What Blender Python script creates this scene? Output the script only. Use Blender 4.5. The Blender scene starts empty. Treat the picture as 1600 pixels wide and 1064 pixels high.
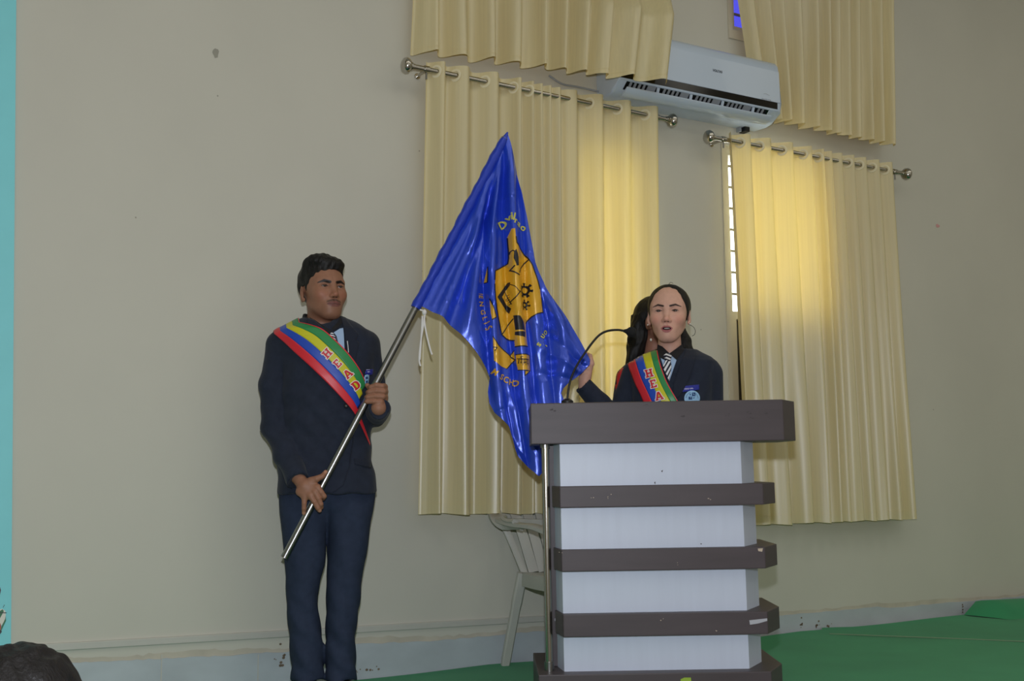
import bpy, bmesh, math, random
import numpy as np
from mathutils import Vector, Matrix

random.seed(3)
SC = bpy.context.scene
COL = SC.collection

# ------------------------------------------------------------------ camera, world, lamps, exposure
CAM_H = 0.88                 # lens height above the stage floor (z = 0)
FPX = 1700.0
PITCH = math.atan(197 / FPX)
ROLL = 0.008
_F = Vector((0, math.cos(PITCH), math.sin(PITCH)))
_R0 = Vector((1, 0, 0))
_U0 = Vector((0, -math.sin(PITCH), math.cos(PITCH)))
_R = _R0 * math.cos(ROLL) - _U0 * math.sin(ROLL)
_U = _U0 * math.cos(ROLL) + _R0 * math.sin(ROLL)
CAMP = Vector((0, 0, CAM_H))
cam_d = bpy.data.cameras.new('camera')
cam_d.sensor_width = 36
cam_d.lens = FPX / 1600 * 36
cam_d.clip_start = 0.02
cam = bpy.data.objects.new('camera', cam_d)
COL.objects.link(cam)
cam.matrix_world = Matrix(((_R.x, _U.x, -_F.x, 0), (_R.y, _U.y, -_F.y, 0), (_R.z, _U.z, -_F.z, CAM_H), (0, 0, 0, 1)))
SC.camera = cam

SC.view_settings.view_transform = 'Standard'
SC.view_settings.look = 'None'
SC.view_settings.gamma = 1
SC.view_settings.use_curve_mapping = False
SC.view_settings.exposure = 0.0

world = bpy.data.worlds.new('hazy_daylight')
SC.world = world
world.use_nodes = True
world.node_tree.nodes['Background'].inputs[0].default_value = (0.95, 0.98, 1.0, 1)
world.node_tree.nodes['Background'].inputs[1].default_value = 5.0


# ------------------------------------------------------------------ picture rays and the back wall's frame
def ray(px, py):
    return _F + _R * ((px - 800) / FPX) + _U * ((532 - py) / FPX)


def at_depth(px, py, y):
    d = ray(px, py)
    return CAMP + d * (y / d.y)


_d = ray(700, 1048)
W0 = CAMP + _d * (-CAM_H / _d.z)
_v = ray(3800, 729)
WD = Vector((_v.x, _v.y, 0)).normalized()
WN = Vector((WD.y, -WD.x, 0))
if WN.y > 0:
    WN = -WN


def wp(u, z, off=0.0):
    p = W0 + WD * u + WN * off
    return Vector((p.x, p.y, z))


def on_wall(px, py, off=0.0):
    d = ray(px, py)
    t = (W0 + WN * off - CAMP).dot(WN) / d.dot(WN)
    p = CAMP + d * t
    return (p - W0).dot(WD), p.z


WALL_ROT = math.atan2(WD.y, WD.x)


def lamp(name, kind, loc, energy, color, size=1.0, size_y=None, target=None, spot=None):
    d = bpy.data.lights.new(name, kind)
    d.energy = energy
    d.color = color
    if kind == 'AREA':
        d.shape = 'RECTANGLE'
        d.size = size
        d.size_y = size_y or size
    else:
        d.shadow_soft_size = size
    if spot:
        d.spot_size = spot
        d.spot_blend = 0.35
    o = bpy.data.objects.new(name, d)
    COL.objects.link(o)
    o.location = loc
    if target is not None:
        o.rotation_euler = (Vector(target) - Vector(loc)).to_track_quat('-Z', 'Y').to_euler()
    return o


# the flash on the hot shoe of the camera that took the photograph
lamp('camera_flash', 'SPOT', (0.0, -0.03, CAM_H + 0.20), 205, (0.95, 1.0, 1.11), 0.025, target=(0.0, 4.5, 1.35), spot=math.radians(112))
# added fill light overhead: two rows of wide unseen panels, no fittings
for u_ in (-3.0, 0.0, 3.0, 6.0):
    for o_ in (3.6, 7.4):
        lamp('ceiling_fill', 'AREA', wp(u_, 5.1, o_), 19, (1.0, 0.97, 0.86), 2.4, 1.6, target=wp(u_, 0, o_))
# added soft fill from behind the camera: unseen panels on a windowless wall
for u_ in (-3.2, -0.4, 2.4, 5.2):
    lamp('hall_end_fill', 'AREA', wp(u_, 2.0, 10.6), 12.5, (1.0, 0.985, 0.93), 2.2, 3.0, target=wp(u_, 1.6, 0))


# ------------------------------------------------------------------ materials
def lin(c):
    return tuple(((v / 255) / 12.92 if v / 255 <= 0.04045 else ((v / 255 + 0.055) / 1.055) ** 2.4) for v in c)


def mat(name, rgb, rough=0.6, metal=0.0, spec=0.5, var=0.0, vscale=(8, 8, 8), bump=0.0, bscale=(60, 60, 60), bdist=0.002, attr=None, coat=0.0, transl=0.0, sheen=0.0, detail=4.0, ior=1.5, tcol=None):
    m = bpy.data.materials.new(name)
    m.use_nodes = True
    nt = m.node_tree
    b = nt.nodes['Principled BSDF']
    c = lin(rgb)
    b.inputs['Base Color'].default_value = (*c, 1)
    b.inputs['Roughness'].default_value = rough
    b.inputs['Metallic'].default_value = metal
    b.inputs['Specular IOR Level'].default_value = spec
    b.inputs['IOR'].default_value = ior
    b.inputs['Coat Weight'].default_value = coat
    b.inputs['Sheen Weight'].default_value = sheen
    tc = nt.nodes.new('ShaderNodeTexCoord')
    src = None
    if attr:
        a = nt.nodes.new('ShaderNodeAttribute')
        a.attribute_name = attr
        src = a.outputs['Color']
        nt.links.new(src, b.inputs['Base Color'])
    if var:
        mp = nt.nodes.new('ShaderNodeMapping')
        mp.inputs['Scale'].default_value = vscale
        nt.links.new(tc.outputs['Object'], mp.inputs['Vector'])
        n = nt.nodes.new('ShaderNodeTexNoise')
        n.inputs['Scale'].default_value = 1.0
        n.inputs['Detail'].default_value = detail
        nt.links.new(mp.outputs[0], n.inputs['Vector'])
        mr = nt.nodes.new('ShaderNodeMapRange')
        mr.inputs['From Min'].default_value = 0.3
        mr.inputs['From Max'].default_value = 0.7
        mr.inputs['To Min'].default_value = 1 - var
        mr.inputs['To Max'].default_value = 1 + var
        nt.links.new(n.outputs['Fac'], mr.inputs['Value'])
        mx = nt.nodes.new('ShaderNodeVectorMath')
        mx.operation = 'MULTIPLY'
        if src is not None:
            nt.links.new(src, mx.inputs[0])
        else:
            mx.inputs[0].default_value = c
        nt.links.new(mr.outputs[0], mx.inputs[1])
        src = mx.outputs[0]
        nt.links.new(src, b.inputs['Base Color'])
    if bump:
        mp2 = nt.nodes.new('ShaderNodeMapping')
        mp2.inputs['Scale'].default_value = bscale
        nt.links.new(tc.outputs['Object'], mp2.inputs['Vector'])
        n2 = nt.nodes.new('ShaderNodeTexNoise')
        n2.inputs['Scale'].default_value = 1.0
        n2.inputs['Detail'].default_value = 3
        nt.links.new(mp2.outputs[0], n2.inputs['Vector'])
        bp = nt.nodes.new('ShaderNodeBump')
        bp.inputs['Strength'].default_value = bump
        bp.inputs['Distance'].default_value = bdist
        nt.links.new(n2.outputs['Fac'], bp.inputs['Height'])
        nt.links.new(bp.outputs[0], b.inputs['Normal'])
    if transl:
        t = nt.nodes.new('ShaderNodeBsdfTranslucent')
        t.inputs['Color'].default_value = (*c, 1)
        if tcol:
            t.inputs['Color'].default_value = (*lin(tcol), 1)
        ms = nt.nodes.new('ShaderNodeMixShader')
        ms.inputs[0].default_value = transl
        nt.links.new(b.outputs[0], ms.inputs[1])
        nt.links.new(t.outputs[0], ms.inputs[2])
        nt.links.new(ms.outputs[0], nt.nodes['Material Output'].inputs['Surface'])
    return m


def emis(name, rgb, s):
    m = bpy.data.materials.new(name)
    m.use_nodes = True
    b = m.node_tree.nodes['Principled BSDF']
    b.inputs['Base Color'].default_value = (0, 0, 0, 1)
    b.inputs['Emission Color'].default_value = (*lin(rgb), 1)
    b.inputs['Emission Strength'].default_value = s
    return m


M = {}
M['wall'] = mat('cream_wall_paint', (206, 204, 192), 0.75, spec=0.25, var=0.035, vscale=(1.3, 1.3, 1.1), bump=0.08, bscale=(14, 14, 14), bdist=0.004)
M['plain'] = mat('hall_paint', (214, 210, 196), 0.8, spec=0.2)
M['skirt'] = mat('blue_grey_skirting_paint', (184, 193, 199), 0.55, spec=0.3, var=0.08, vscale=(5, 5, 9), bump=0.1, bscale=(25, 25, 25))
M['dirt'] = mat('dirt_stain', (126, 112, 96), 0.9, spec=0.1, var=0.3, vscale=(60, 60, 60))
M['grime'] = mat('grimy_wall_paint', (196, 190, 175), 0.85, spec=0.15, var=0.10, vscale=(9, 9, 9))
M['trunk'] = mat('white_trunking_plastic', (196, 195, 187), 0.5, var=0.03)
M['carpet'] = mat('green_carpet', (62, 150, 104), 0.95, spec=0.1, var=0.1, vscale=(2, 2, 2), bump=0.3, bscale=(220, 220, 220), sheen=0.1)
M['seam'] = mat('carpet_seam_thread', (120, 150, 120), 0.9)
M['concrete'] = mat('hall_floor', (150, 145, 138), 0.6, var=0.05)
M['teal'] = mat('teal_paint', (138, 222, 230), 0.5, spec=0.3, var=0.02)
M['white'] = mat('white_motif_paint', (228, 226, 214), 0.5)
M['green'] = mat('green_motif_paint', (60, 120, 84), 0.5)
M['red'] = mat('red_motif_paint', (176, 92, 72), 0.5)
M['black'] = mat('black_plastic', (18, 18, 20), 0.45)
M['curtain'] = mat('cream_satin_curtain', (238, 228, 182), 0.40, spec=0.5, var=0.05, vscale=(90, 90, 1.6), bump=0.10, bscale=(220, 220, 5), bdist=0.001, transl=0.27, sheen=0.1, ior=2.1, tcol=(240, 202, 92))
M['eyelet'] = mat('cream_plastic_eyelet', (240, 230, 196), 0.3)
M['chrome'] = mat('polished_steel', (190, 186, 178), 0.18, 1.0)
M['steel'] = mat('brushed_steel', (150, 150, 148), 0.30, 1.0)
M['ac'] = mat('white_appliance_plastic', (199, 214, 233), 0.32, coat=0.2)
M['ac_dark'] = mat('black_gloss_strip', (14, 11, 10), 0.15)
M['ac_grey'] = mat('grey_appliance_plastic', (150, 156, 164), 0.45)
M['ac_text'] = mat('grey_print', (60, 62, 66), 0.5)
M['frame'] = mat('cream_window_frame_paint', (206, 200, 182), 0.5, var=0.03)
M['bars'] = mat('window_bar_paint', (130, 125, 110), 0.5)
M['glass_dark'] = mat('dark_shutter', (34, 34, 36), 0.5)
M['laminate'] = mat('dark_brown_laminate', (76, 68, 71), 0.45, spec=0.35, var=0.10, vscale=(3, 3, 26), bump=0.04, bscale=(20, 20, 200))
M['podium_white'] = mat('white_wood_grain_laminate', (199, 208, 226), 0.4, var=0.018, vscale=(46, 46, 4))
M['tape'] = mat('grey_tape', (176, 178, 186), 0.4)
M['chip'] = mat('pale_chipped_board', (196, 180, 160), 0.8)
M['chair'] = mat('grey_cream_moulded_plastic', (190, 190, 182), 0.45, var=0.03)
M['blazer'] = mat('dark_navy_suiting', (39, 45, 60), 0.85, spec=0.2, var=0.12, vscale=(40, 40, 40), bump=0.12, bscale=(16, 16, 9), bdist=0.012, sheen=0.08)
M['lapel'] = mat('dark_navy_lapel', (36, 41, 55), 0.85, spec=0.2, sheen=0.08)
M['trouser'] = mat('navy_trouser_cloth', (46, 55, 76), 0.85, spec=0.2, var=0.1, vscale=(40, 40, 40), bump=0.14, bscale=(14, 14, 7), bdist=0.014)
M['shoe'] = mat('black_leather', (16, 15, 15), 0.35)
M['shirt'] = mat('light_blue_cotton', (160, 186, 220), 0.8)
M['collar'] = mat('black_cotton_collar', (24, 24, 30), 0.85)
M['tie_white'] = mat('white_tie_stripe', (222, 224, 230), 0.6)
M['tie_navy'] = mat('navy_tie_stripe', (24, 28, 50), 0.6)
M['s_red'] = mat('red_sash_satin', (216, 46, 58), 0.38, spec=0.4)
M['s_blue'] = mat('blue_sash_satin', (38, 78, 186), 0.38, spec=0.4)
M['s_yellow'] = mat('yellow_sash_satin', (206, 202, 42), 0.38, spec=0.4)
M['s_green'] = mat('green_sash_satin', (44, 138, 78), 0.38, spec=0.4)
M['l_red'] = mat('red_letter_print', (204, 30, 44), 0.5)
M['l_white'] = mat('white_letter_outline', (236, 226, 222), 0.5)
M['badge_blue'] = mat('blue_name_badge', (34, 44, 150), 0.35)
M['badge_pale'] = mat('pale_blue_badge', (150, 194, 232), 0.4)
M['badge_ink'] = mat('navy_badge_print', (32, 68, 120), 0.5)
M['badge_text'] = mat('pale_badge_print', (200, 200, 235), 0.5)
M['skin'] = mat('skin', (150, 100, 78), 0.5, spec=0.35, attr='Col', var=0.05, vscale=(60, 60, 60))
M['eye'] = mat('eye', (200, 200, 200), 0.12, attr='Col')
M['hair'] = mat('black_hair', (20, 18, 18), 0.5, spec=0.3, var=0.3, vscale=(160, 160, 30), bump=0.6, bscale=(200, 200, 40), bdist=0.004)
M['teeth'] = mat('teeth', (226, 220, 212), 0.3)
M['mouth'] = mat('mouth_inside', (70, 26, 28), 0.6)
M['pearl'] = mat('pale_earring', (226, 222, 214), 0.2)
M['flag'] = mat('royal_blue_satin', (40, 78, 210), 0.30, metal=0.3, spec=1.0, var=0.06, vscale=(30, 30, 12), bump=0.24, bscale=(75, 75, 22), bdist=0.005)
M['flag_dark'] = mat('royal_blue_satin_sleeve', (34, 64, 190), 0.33, metal=0.2, spec=0.6, bump=0.3, bscale=(14, 14, 50), bdist=0.004)
M['gold'] = mat('gold_print_on_satin', (226, 172, 40), 0.32, metal=0.15, spec=0.8, bump=0.15, bscale=(30, 30, 20), bdist=0.005)
M['ink'] = mat('black_print_on_satin', (22, 22, 34), 0.4)
M['name_print'] = mat('pale_yellow_print', (206, 200, 84), 0.4)
M['cord'] = mat('white_cord', (226, 224, 222), 0.7)
M['mic'] = mat('black_microphone_foam', (16, 16, 18), 0.9)


# ------------------------------------------------------------------ mesh helpers
def link(name, me, m, parent=None, smooth=True):
    o = bpy.data.objects.new(name, me)
    COL.objects.link(o)
    if m is not None and not me.materials:
        me.materials.append(m)
    if parent is not None:
        o.parent = parent
    if smooth and len(me.polygons):
        me.polygons.foreach_set('use_smooth', [True] * len(me.polygons))
    return o


def pymesh(name, verts, faces, m, parent=None, smooth=True):
    used = sorted({i for f in faces for i in f})
    if len(used) < len(verts):
        mp = {k: i for i, k in enumerate(used)}
        verts = [verts[k] for k in used]
        faces = [tuple(mp[i] for i in f) for f in faces]
    me = bpy.data.meshes.new(name)
    me.from_pydata([tuple(v) for v in verts], [], faces)
    me.update()
    return link(name, me, m, parent, smooth)


def bmobj(name, bm, m, parent=None, smooth=False):
    bmesh.ops.recalc_face_normals(bm, faces=bm.faces)
    me = bpy.data.meshes.new(name)
    bm.to_mesh(me)
    bm.free()
    o = link(name, me, m, parent, smooth)
    if smooth:
        try:
            me.set_sharp_from_angle(angle=math.radians(40))
        except Exception:
            pass
    return o


def add_box(bm, c, s, bevel=0.0, rot=None, seg=2):
    r = bmesh.ops.create_cube(bm, size=1)
    vs = r['verts']
    for v in vs:
        v.co = Vector((v.co.x * s[0], v.co.y * s[1], v.co.z * s[2]))
    if bevel:
        es = list({e for v in vs for e in v.link_edges})
        g = bmesh.ops.bevel(bm, geom=es, offset=bevel, segments=seg, affect='EDGES', profile=0.5)
        vs = list({v for f in g['faces'] for v in f.verts} | {v for v in vs if v.is_valid})
    for v in vs:
        v.co = (rot @ v.co if rot else v.co) + Vector(c)
    return vs


def add_prism(bm, poly, z0, z1):
    a = [bm.verts.new((x, y, z0)) for x, y in poly]
    b = [bm.verts.new((x, y, z1)) for x, y in poly]
    n = len(poly)
    bm.faces.new(a[::-1])
    bm.faces.new(b)
    for i in range(n):
        bm.faces.new((a[i], a[(i + 1) % n], b[(i + 1) % n], b[i]))


def add_tube(bm, pts, rad, n=10, caps=True):
    pts = [Vector(p) for p in pts]
    rads = rad if isinstance(rad, (list, tuple)) else [rad] * len(pts)
    rings = []
    up = None
    for i, p in enumerate(pts):
        t = (pts[min(i + 1, len(pts) - 1)] - pts[max(i - 1, 0)]).normalized()
        if up is None:
            up = Vector((0, 0, 1)) if abs(t.z) < 0.9 else Vector((1, 0, 0))
        a = t.cross(up).normalized()
        b = a.cross(t).normalized()
        up = b
        rings.append([bm.verts.new(p + (a * math.cos(2 * math.pi * k / n) + b * math.sin(2 * math.pi * k / n)) * rads[i]) for k in range(n)])
    for i in range(len(rings) - 1):
        for k in range(n):
            bm.faces.new((rings[i][k], rings[i][(k + 1) % n], rings[i + 1][(k + 1) % n], rings[i + 1][k]))
    if caps:
        bm.faces.new(rings[0][::-1])
        bm.faces.new(rings[-1])


def tube(name, pts, rad, m, parent=None, n=10):
    bm = bmesh.new()
    add_tube(bm, pts, rad, n)
    return bmobj(name, bm, m, parent, True)


def smooth_path(pts, k=8):
    pts = [Vector(p) for p in pts]
    out = []
    for i in range(len(pts) - 1):
        p0, p1, p2, p3 = pts[max(i - 1, 0)], pts[i], pts[i + 1], pts[min(i + 2, len(pts) - 1)]
        for j in range(k):
            t = j / k
            out.append(0.5 * ((2 * p1) + (p2 - p0) * t + (2 * p0 - 5 * p1 + 4 * p2 - p3) * t * t + (3 * p1 - p0 - 3 * p2 + p3) * t ** 3))
    out.append(pts[-1])
    return out


def boxobj(name, c, s, m, parent=None, bevel=0.002, rot=None):
    bm = bmesh.new()
    add_box(bm, c, s, bevel, rot)
    return bmobj(name, bm, m, parent)


def wbox(name, u0, u1, z0, z1, o0, o1, m, parent=None, bevel=0.0):
    """a box in the back wall's frame: u along the wall, z up, o out of the wall"""
    bm = bmesh.new()
    rot = Matrix.Rotation(WALL_ROT, 3, 'Z')
    c = wp((u0 + u1) / 2, (z0 + z1) / 2, (o0 + o1) / 2)
    add_box(bm, c, (abs(u1 - u0), abs(o1 - o0), abs(z1 - z0)), bevel, rot)
    return bmobj(name, bm, m, parent)


def ball(name, c, r, m, parent=None, sc=(1, 1, 1), n=20):
    bm = bmesh.new()
    bmesh.ops.create_uvsphere(bm, u_segments=n, v_segments=n // 2 + 2, radius=r)
    for v in bm.verts:
        v.co = Vector((v.co.x * sc[0], v.co.y * sc[1], v.co.z * sc[2])) + Vector(c)
    return bmobj(name, bm, m, parent, True)


def tag(o, label=None, cat=None, group=None, kind=None):
    if label:
        o['label'] = label
    if cat:
        o['category'] = cat
    if group:
        o['group'] = group
    if kind:
        o['kind'] = kind
    return o


def empty(name, loc=(0, 0, 0), rz=0.0):
    o = bpy.data.objects.new(name, None)
    COL.objects.link(o)
    o.location = loc
    o.rotation_euler = (0, 0, rz)
    o.empty_display_size = 0.1
    return o


def struct(o):
    o['kind'] = 'structure'
    return o


# ------------------------------------------------------------------ flat print draped over a surface
def text2d(s, bold=0.0):
    """outline of a word as 2D triangles, cap height 1, centred on x"""
    cu = bpy.data.curves.new('lettering', 'FONT')
    cu.body = s
    cu.offset = bold
    cu.size = 1.37
    cu.resolution_u = 3
    o = bpy.data.objects.new('lettering', cu)
    COL.objects.link(o)
    bpy.context.view_layer.update()
    ev = o.evaluated_get(bpy.context.evaluated_depsgraph_get())
    me = ev.to_mesh()
    vs = [(v.co.x, v.co.y) for v in me.vertices]
    fs = [tuple(p.vertices) for p in me.polygons]
    ev.to_mesh_clear()
    bpy.data.objects.remove(o)
    bpy.data.curves.remove(cu)
    if vs:
        cx = (min(v[0] for v in vs) + max(v[0] for v in vs)) / 2
        vs = [(x - cx, y) for x, y in vs]
    return vs, fs


def place2d(shape, cx, cy, size, deg=0, sx=1.0, mid=True):
    """2D shape (y up) to picture-style coordinates (y down), size = cap height"""
    vs, fs = shape
    a = math.radians(deg)
    out = []
    for x, y in vs:
        x, y = x * sx * size, (y - (0.5 if mid else 0)) * size
        out.append((cx + x * math.cos(a) - y * math.sin(a), cy - (x * math.sin(a) + y * math.cos(a))))
    return out, fs


def polys2d(polys):
    vs, fs = [], []
    for p in polys:
        i = len(vs)
        vs += list(p)
        fs.append(tuple(range(i, i + len(p))))
    return vs, fs


def stroke2d(pts, w):
    """a polyline as a ribbon of width w"""
    polys = []
    for (x0, y0), (x1, y1) in zip(pts[:-1], pts[1:]):
        l = math.hypot(x1 - x0, y1 - y0) or 1
        nx, ny = -(y1 - y0) / l * w / 2, (x1 - x0) / l * w / 2
        ex, ey = (x1 - x0) / l * w * 0.25, (y1 - y0) / l * w * 0.25
        polys.append([(x0 + nx - ex, y0 + ny - ey), (x1 + nx + ex, y1 + ny + ey), (x1 - nx + ex, y1 - ny + ey), (x0 - nx - ex, y0 - ny - ey)])
    return polys


def ribbon2d(pts, w):
    """a polyline as one joined ribbon of width w"""
    vs = []
    for i, (x, y) in enumerate(pts):
        a, b = pts[max(i - 1, 0)], pts[min(i + 1, len(pts) - 1)]
        l = math.hypot(b[0] - a[0], b[1] - a[1]) or 1
        nx, ny = -(b[1] - a[1]) / l * w / 2, (b[0] - a[0]) / l * w / 2
        vs += [(x + nx, y + ny), (x - nx, y - ny)]
    return vs, [(2 * i, 2 * i + 2, 2 * i + 3, 2 * i + 1) for i in range(len(pts) - 1)]


def fine(shape, maxlen):
    vs, fs = shape
    bm = bmesh.new()
    bv = [bm.verts.new((x, y, 0)) for x, y in vs]
    for f in fs:
        try:
            bm.faces.new([bv[i] for i in f])
        except ValueError:
            pass
    bmesh.ops.triangulate(bm, faces=bm.faces[:])
    for _ in range(7):
        es = [e for e in bm.edges if e.calc_length() > maxlen]
        if not es:
            break
        bmesh.ops.subdivide_edges(bm, edges=es, cuts=1)
        bmesh.ops.triangulate(bm, faces=[f for f in bm.faces if len(f.verts) > 3])
    bm.verts.index_update()
    v = [(q.co.x, q.co.y) for q in bm.verts]
    f = [tuple(q.index for q in p.verts) for p in bm.faces]
    bm.free()
    return v, f


def drape(name, shape, fn, m, parent, maxlen=5.0, thick=0.0):
    v, f = fine(shape, maxlen)
    P = fn(np.array(v, dtype=np.float64))
    ok = np.isfinite(P).all(axis=1)
    f = [q for q in f if all(ok[i] for i in q)]
    P[~ok] = 0
    o = pymesh(name, P, f, m, parent, True)
    if thick:
        md = o.modifiers.new('thickness', 'SOLIDIFY')
        md.thickness = thick
        md.offset = 0
    return o


# ------------------------------------------------------------------ implicit surfaces for bodies, clothes and hair
def smin(a, b, k):
    h = np.clip(0.5 + 0.5 * (b - a) / k, 0, 1)
    return b + (a - b) * h - k * h * (1 - h)


def smax(a, b, k):
    return -smin(-a, -b, k)


def ell(P, c, r, R=None):
    Q = P - np.asarray(c, dtype=P.dtype)
    if R is not None:
        Q = Q @ np.asarray(R, dtype=P.dtype)
    r = np.asarray(r, dtype=P.dtype)
    k0 = np.sqrt(((Q / r) ** 2).sum(1)) + 1e-9
    k1 = np.sqrt(((Q / (r * r)) ** 2).sum(1)) + 1e-9
    return k0 * (k0 - 1) / k1


def cap(P, a, b, ra, rb=None):
    rb = ra if rb is None else rb
    a = np.asarray(a, dtype=P.dtype)
    b = np.asarray(b, dtype=P.dtype)
    ab = b - a
    h = np.clip(((P - a) @ ab) / max(float(ab @ ab), 1e-12), 0, 1)
    return np.sqrt(((P - a - h[:, None] * ab) ** 2).sum(1)) - (ra + (rb - ra) * h)


def chain(P, pts, rads, k=0.004):
    d = None
    for i in range(len(pts) - 1):
        c = cap(P, pts[i], pts[i + 1], rads[i], rads[i + 1])
        d = c if d is None else smin(d, c, k)
    return d


def loft(P, st, zlo=None, zhi=None, p=2.3):
    """st: rows of z, cx, cy, rx, ry (any order)"""
    st = np.array(sorted(st), dtype=np.float64)
    z = np.clip(P[:, 2], st[0, 0], st[-1, 0])
    cx, cy, rx, ry = (np.interp(z, st[:, 0], st[:, i]) for i in range(1, 5))
    q = (np.abs((P[:, 0] - cx) / rx) ** p + np.abs((P[:, 1] - cy) / ry) ** p) ** (1 / p)
    d = (q - 1) * np.minimum(rx, ry)
    zlo = st[0, 0] if zlo is None else zlo
    zhi = st[-1, 0] if zhi is None else zhi
    d = np.maximum(d, zlo - P[:, 2])
    return np.maximum(d, P[:, 2] - zhi)


def rz(a):
    c, s = math.cos(a), math.sin(a)
    return np.array(((c, -s, 0), (s, c, 0), (0, 0, 1)))


def rx(a):
    c, s = math.cos(a), math.sin(a)
    return np.array(((1, 0, 0), (0, c, -s), (0, s, c)))


def ry(a):
    c, s = math.cos(a), math.sin(a)
    return np.array(((c, 0, s), (0, 1, 0), (-s, 0, c)))


def nets(f, lo, hi, h):
    """surface nets over a box: returns vertices and quads"""
    lo, hi = np.array(lo, float), np.array(hi, float)
    n = np.maximum(np.ceil((hi - lo) / h).astype(int) + 1, 3)
    ax = [(lo[i] + h * np.arange(n[i])).astype(np.float32) for i in range(3)]
    vol = np.empty(n, np.float32)
    step = max(1, int(400000 // (n[1] * n[2])))
    for i in range(0, n[0], step):
        g = np.stack(np.meshgrid(ax[0][i:i + step], ax[1], ax[2], indexing='ij'), -1).reshape(-1, 3)
        vol[i:i + step] = f(g).reshape(-1, n[1], n[2])
    vol[0] = vol[-1] = np.maximum(vol[0], h) * 0 + h
    vol[:, 0] = h
    vol[:, -1] = h
    vol[:, :, 0] = h
    vol[:, :, -1] = h
    ins = vol < 0
    cnt = np.zeros(n - 1, np.int8)
    for a in (0, 1):
        for b in (0, 1):
            for c in (0, 1):
                cnt += ins[a:n[0] - 1 + a, b:n[1] - 1 + b, c:n[2] - 1 + c]
    act = (cnt > 0) & (cnt < 8)
    idx = np.argwhere(act)
    ids = -np.ones(n - 1, np.int64)
    ids[act] = np.arange(len(idx))
    acc = np.zeros((len(idx), 3))
    num = np.zeros(len(idx))
    I, J, K = idx.T
    for axis in range(3):
        o1, o2 = [x for x in range(3) if x != axis]
        for s1 in (0, 1):
            for s2 in (0, 1):
                off = [0, 0, 0]
                off[o1], off[o2] = s1, s2
                v0 = vol[I + off[0], J + off[1], K + off[2]]
                off2 = list(off)
                off2[axis] = 1
                v1 = vol[I + off2[0], J + off2[1], K + off2[2]]
                cr = (v0 < 0) != (v1 < 0)
                t = np.where(cr, v0 / np.where(cr, v0 - v1, 1), 0)
                p = np.tile(np.array(off, float), (len(idx), 1))
                p[:, axis] = t
                acc[cr] += p[cr]
                num[cr] += 1
    V = lo + h * (idx + acc / num[:, None])
    F = []
    for axis in range(3):
        o1, o2 = (axis + 1) % 3, (axis + 2) % 3
        sl0 = [slice(None)] * 3
        sl1 = [slice(None)] * 3
        sl0[axis] = slice(0, n[axis] - 1)
        sl1[axis] = slice(1, n[axis])
        a, b = ins[tuple(sl0)], ins[tuple(sl1)]
        e = np.argwhere(a != b)
        e = e[(e[:, o1] > 0) & (e[:, o2] > 0) & (e[:, o1] < n[o1] - 1) & (e[:, o2] < n[o2] - 1)]
        q = []
        for d1, d2 in ((1, 1), (0, 1), (0, 0), (1, 0)):
            c = e.copy()
            c[:, o1] -= d1
            c[:, o2] -= d2
            q.append(ids[c[:, 0], c[:, 1], c[:, 2]])
        q = np.stack(q, 1)
        flip = ~a[e[:, 0], e[:, 1], e[:, 2]]
        q[flip] = q[flip][:, ::-1]
        F.append(q)
    return V, np.concatenate(F)


def npmesh(name, V, F, m, parent=None, colors=None):
    me = bpy.data.meshes.new(name)
    me.vertices.add(len(V))
    me.vertices.foreach_set('co', np.asarray(V, np.float32).ravel())
    F = np.asarray(F, np.int32)
    k = F.shape[1]
    me.loops.add(F.size)
    me.loops.foreach_set('vertex_index', F.ravel())
    me.polygons.add(len(F))
    me.polygons.foreach_set('loop_start', np.arange(0, F.size, k, dtype=np.int32))
    me.update(calc_edges=True)
    me.validate()
    if colors is not None:
        a = me.color_attributes.new('Col', 'FLOAT_COLOR', 'POINT')
        c = np.ones((len(V), 4), np.float32)
        c[:, :3] = colors
        a.data.foreach_set('color', c.ravel())
    return link(name, me, m, parent, True)

# ================================================================== THE HALL
U0, U1, OFFR = -4.5, 8.0, 11.0
ZC, ZH = 5.2, -0.62
TH = 0.22


def opening(pxl, pxr, yt, yb):
    ul, zb = on_wall(pxl, yb)
    _, zt = on_wall(pxl, yt)
    ur, _ = on_wall(pxr, yb)
    return [ul, ur, zb, zt]


OP_L = opening(898, 1012, 222, 650)
OP_R = opening(1146, 1290, 228, 655)
OP_U = opening(1133, 1290, 47, -280)
OP_U[2], OP_U[3] = on_wall(1141, 47)[1], on_wall(1141, 47)[1] + 1.1

# back wall with its three window openings and their reveals
us = sorted({U0, U1, *[o[0] for o in (OP_L, OP_R, OP_U)], *[o[1] for o in (OP_L, OP_R, OP_U)]})
zs = sorted({ZH, ZC, *[o[2] for o in (OP_L, OP_R, OP_U)], *[o[3] for o in (OP_L, OP_R, OP_U)]})
V, F = [], []


def quad(*p):
    i = len(V)
    V.extend(p)
    F.append((i, i + 1, i + 2, i + 3))


for a, b in zip(us[:-1], us[1:]):
    for c, d in zip(zs[:-1], zs[1:]):
        mu, mz = (a + b) / 2, (c + d) / 2
        if any(o[0] < mu < o[1] and o[2] < mz < o[3] for o in (OP_L, OP_R, OP_U)):
            continue
        for off in (0, -TH):
            quad(wp(a, c, off), wp(b, c, off), wp(b, d, off), wp(a, d, off))
for o in (OP_L, OP_R, OP_U):
    a, b, c, d = o
    for (u_a, z_a), (u_b, z_b) in (((a, c), (b, c)), ((b, c), (b, d)), ((b, d), (a, d)), ((a, d), (a, c))):
        quad(wp(u_a, z_a, 0), wp(u_b, z_b, 0), wp(u_b, z_b, -TH), wp(u_a, z_a, -TH))
wall_back = struct(pymesh('wall_back', V, F, M['wall'], None, False))


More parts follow.
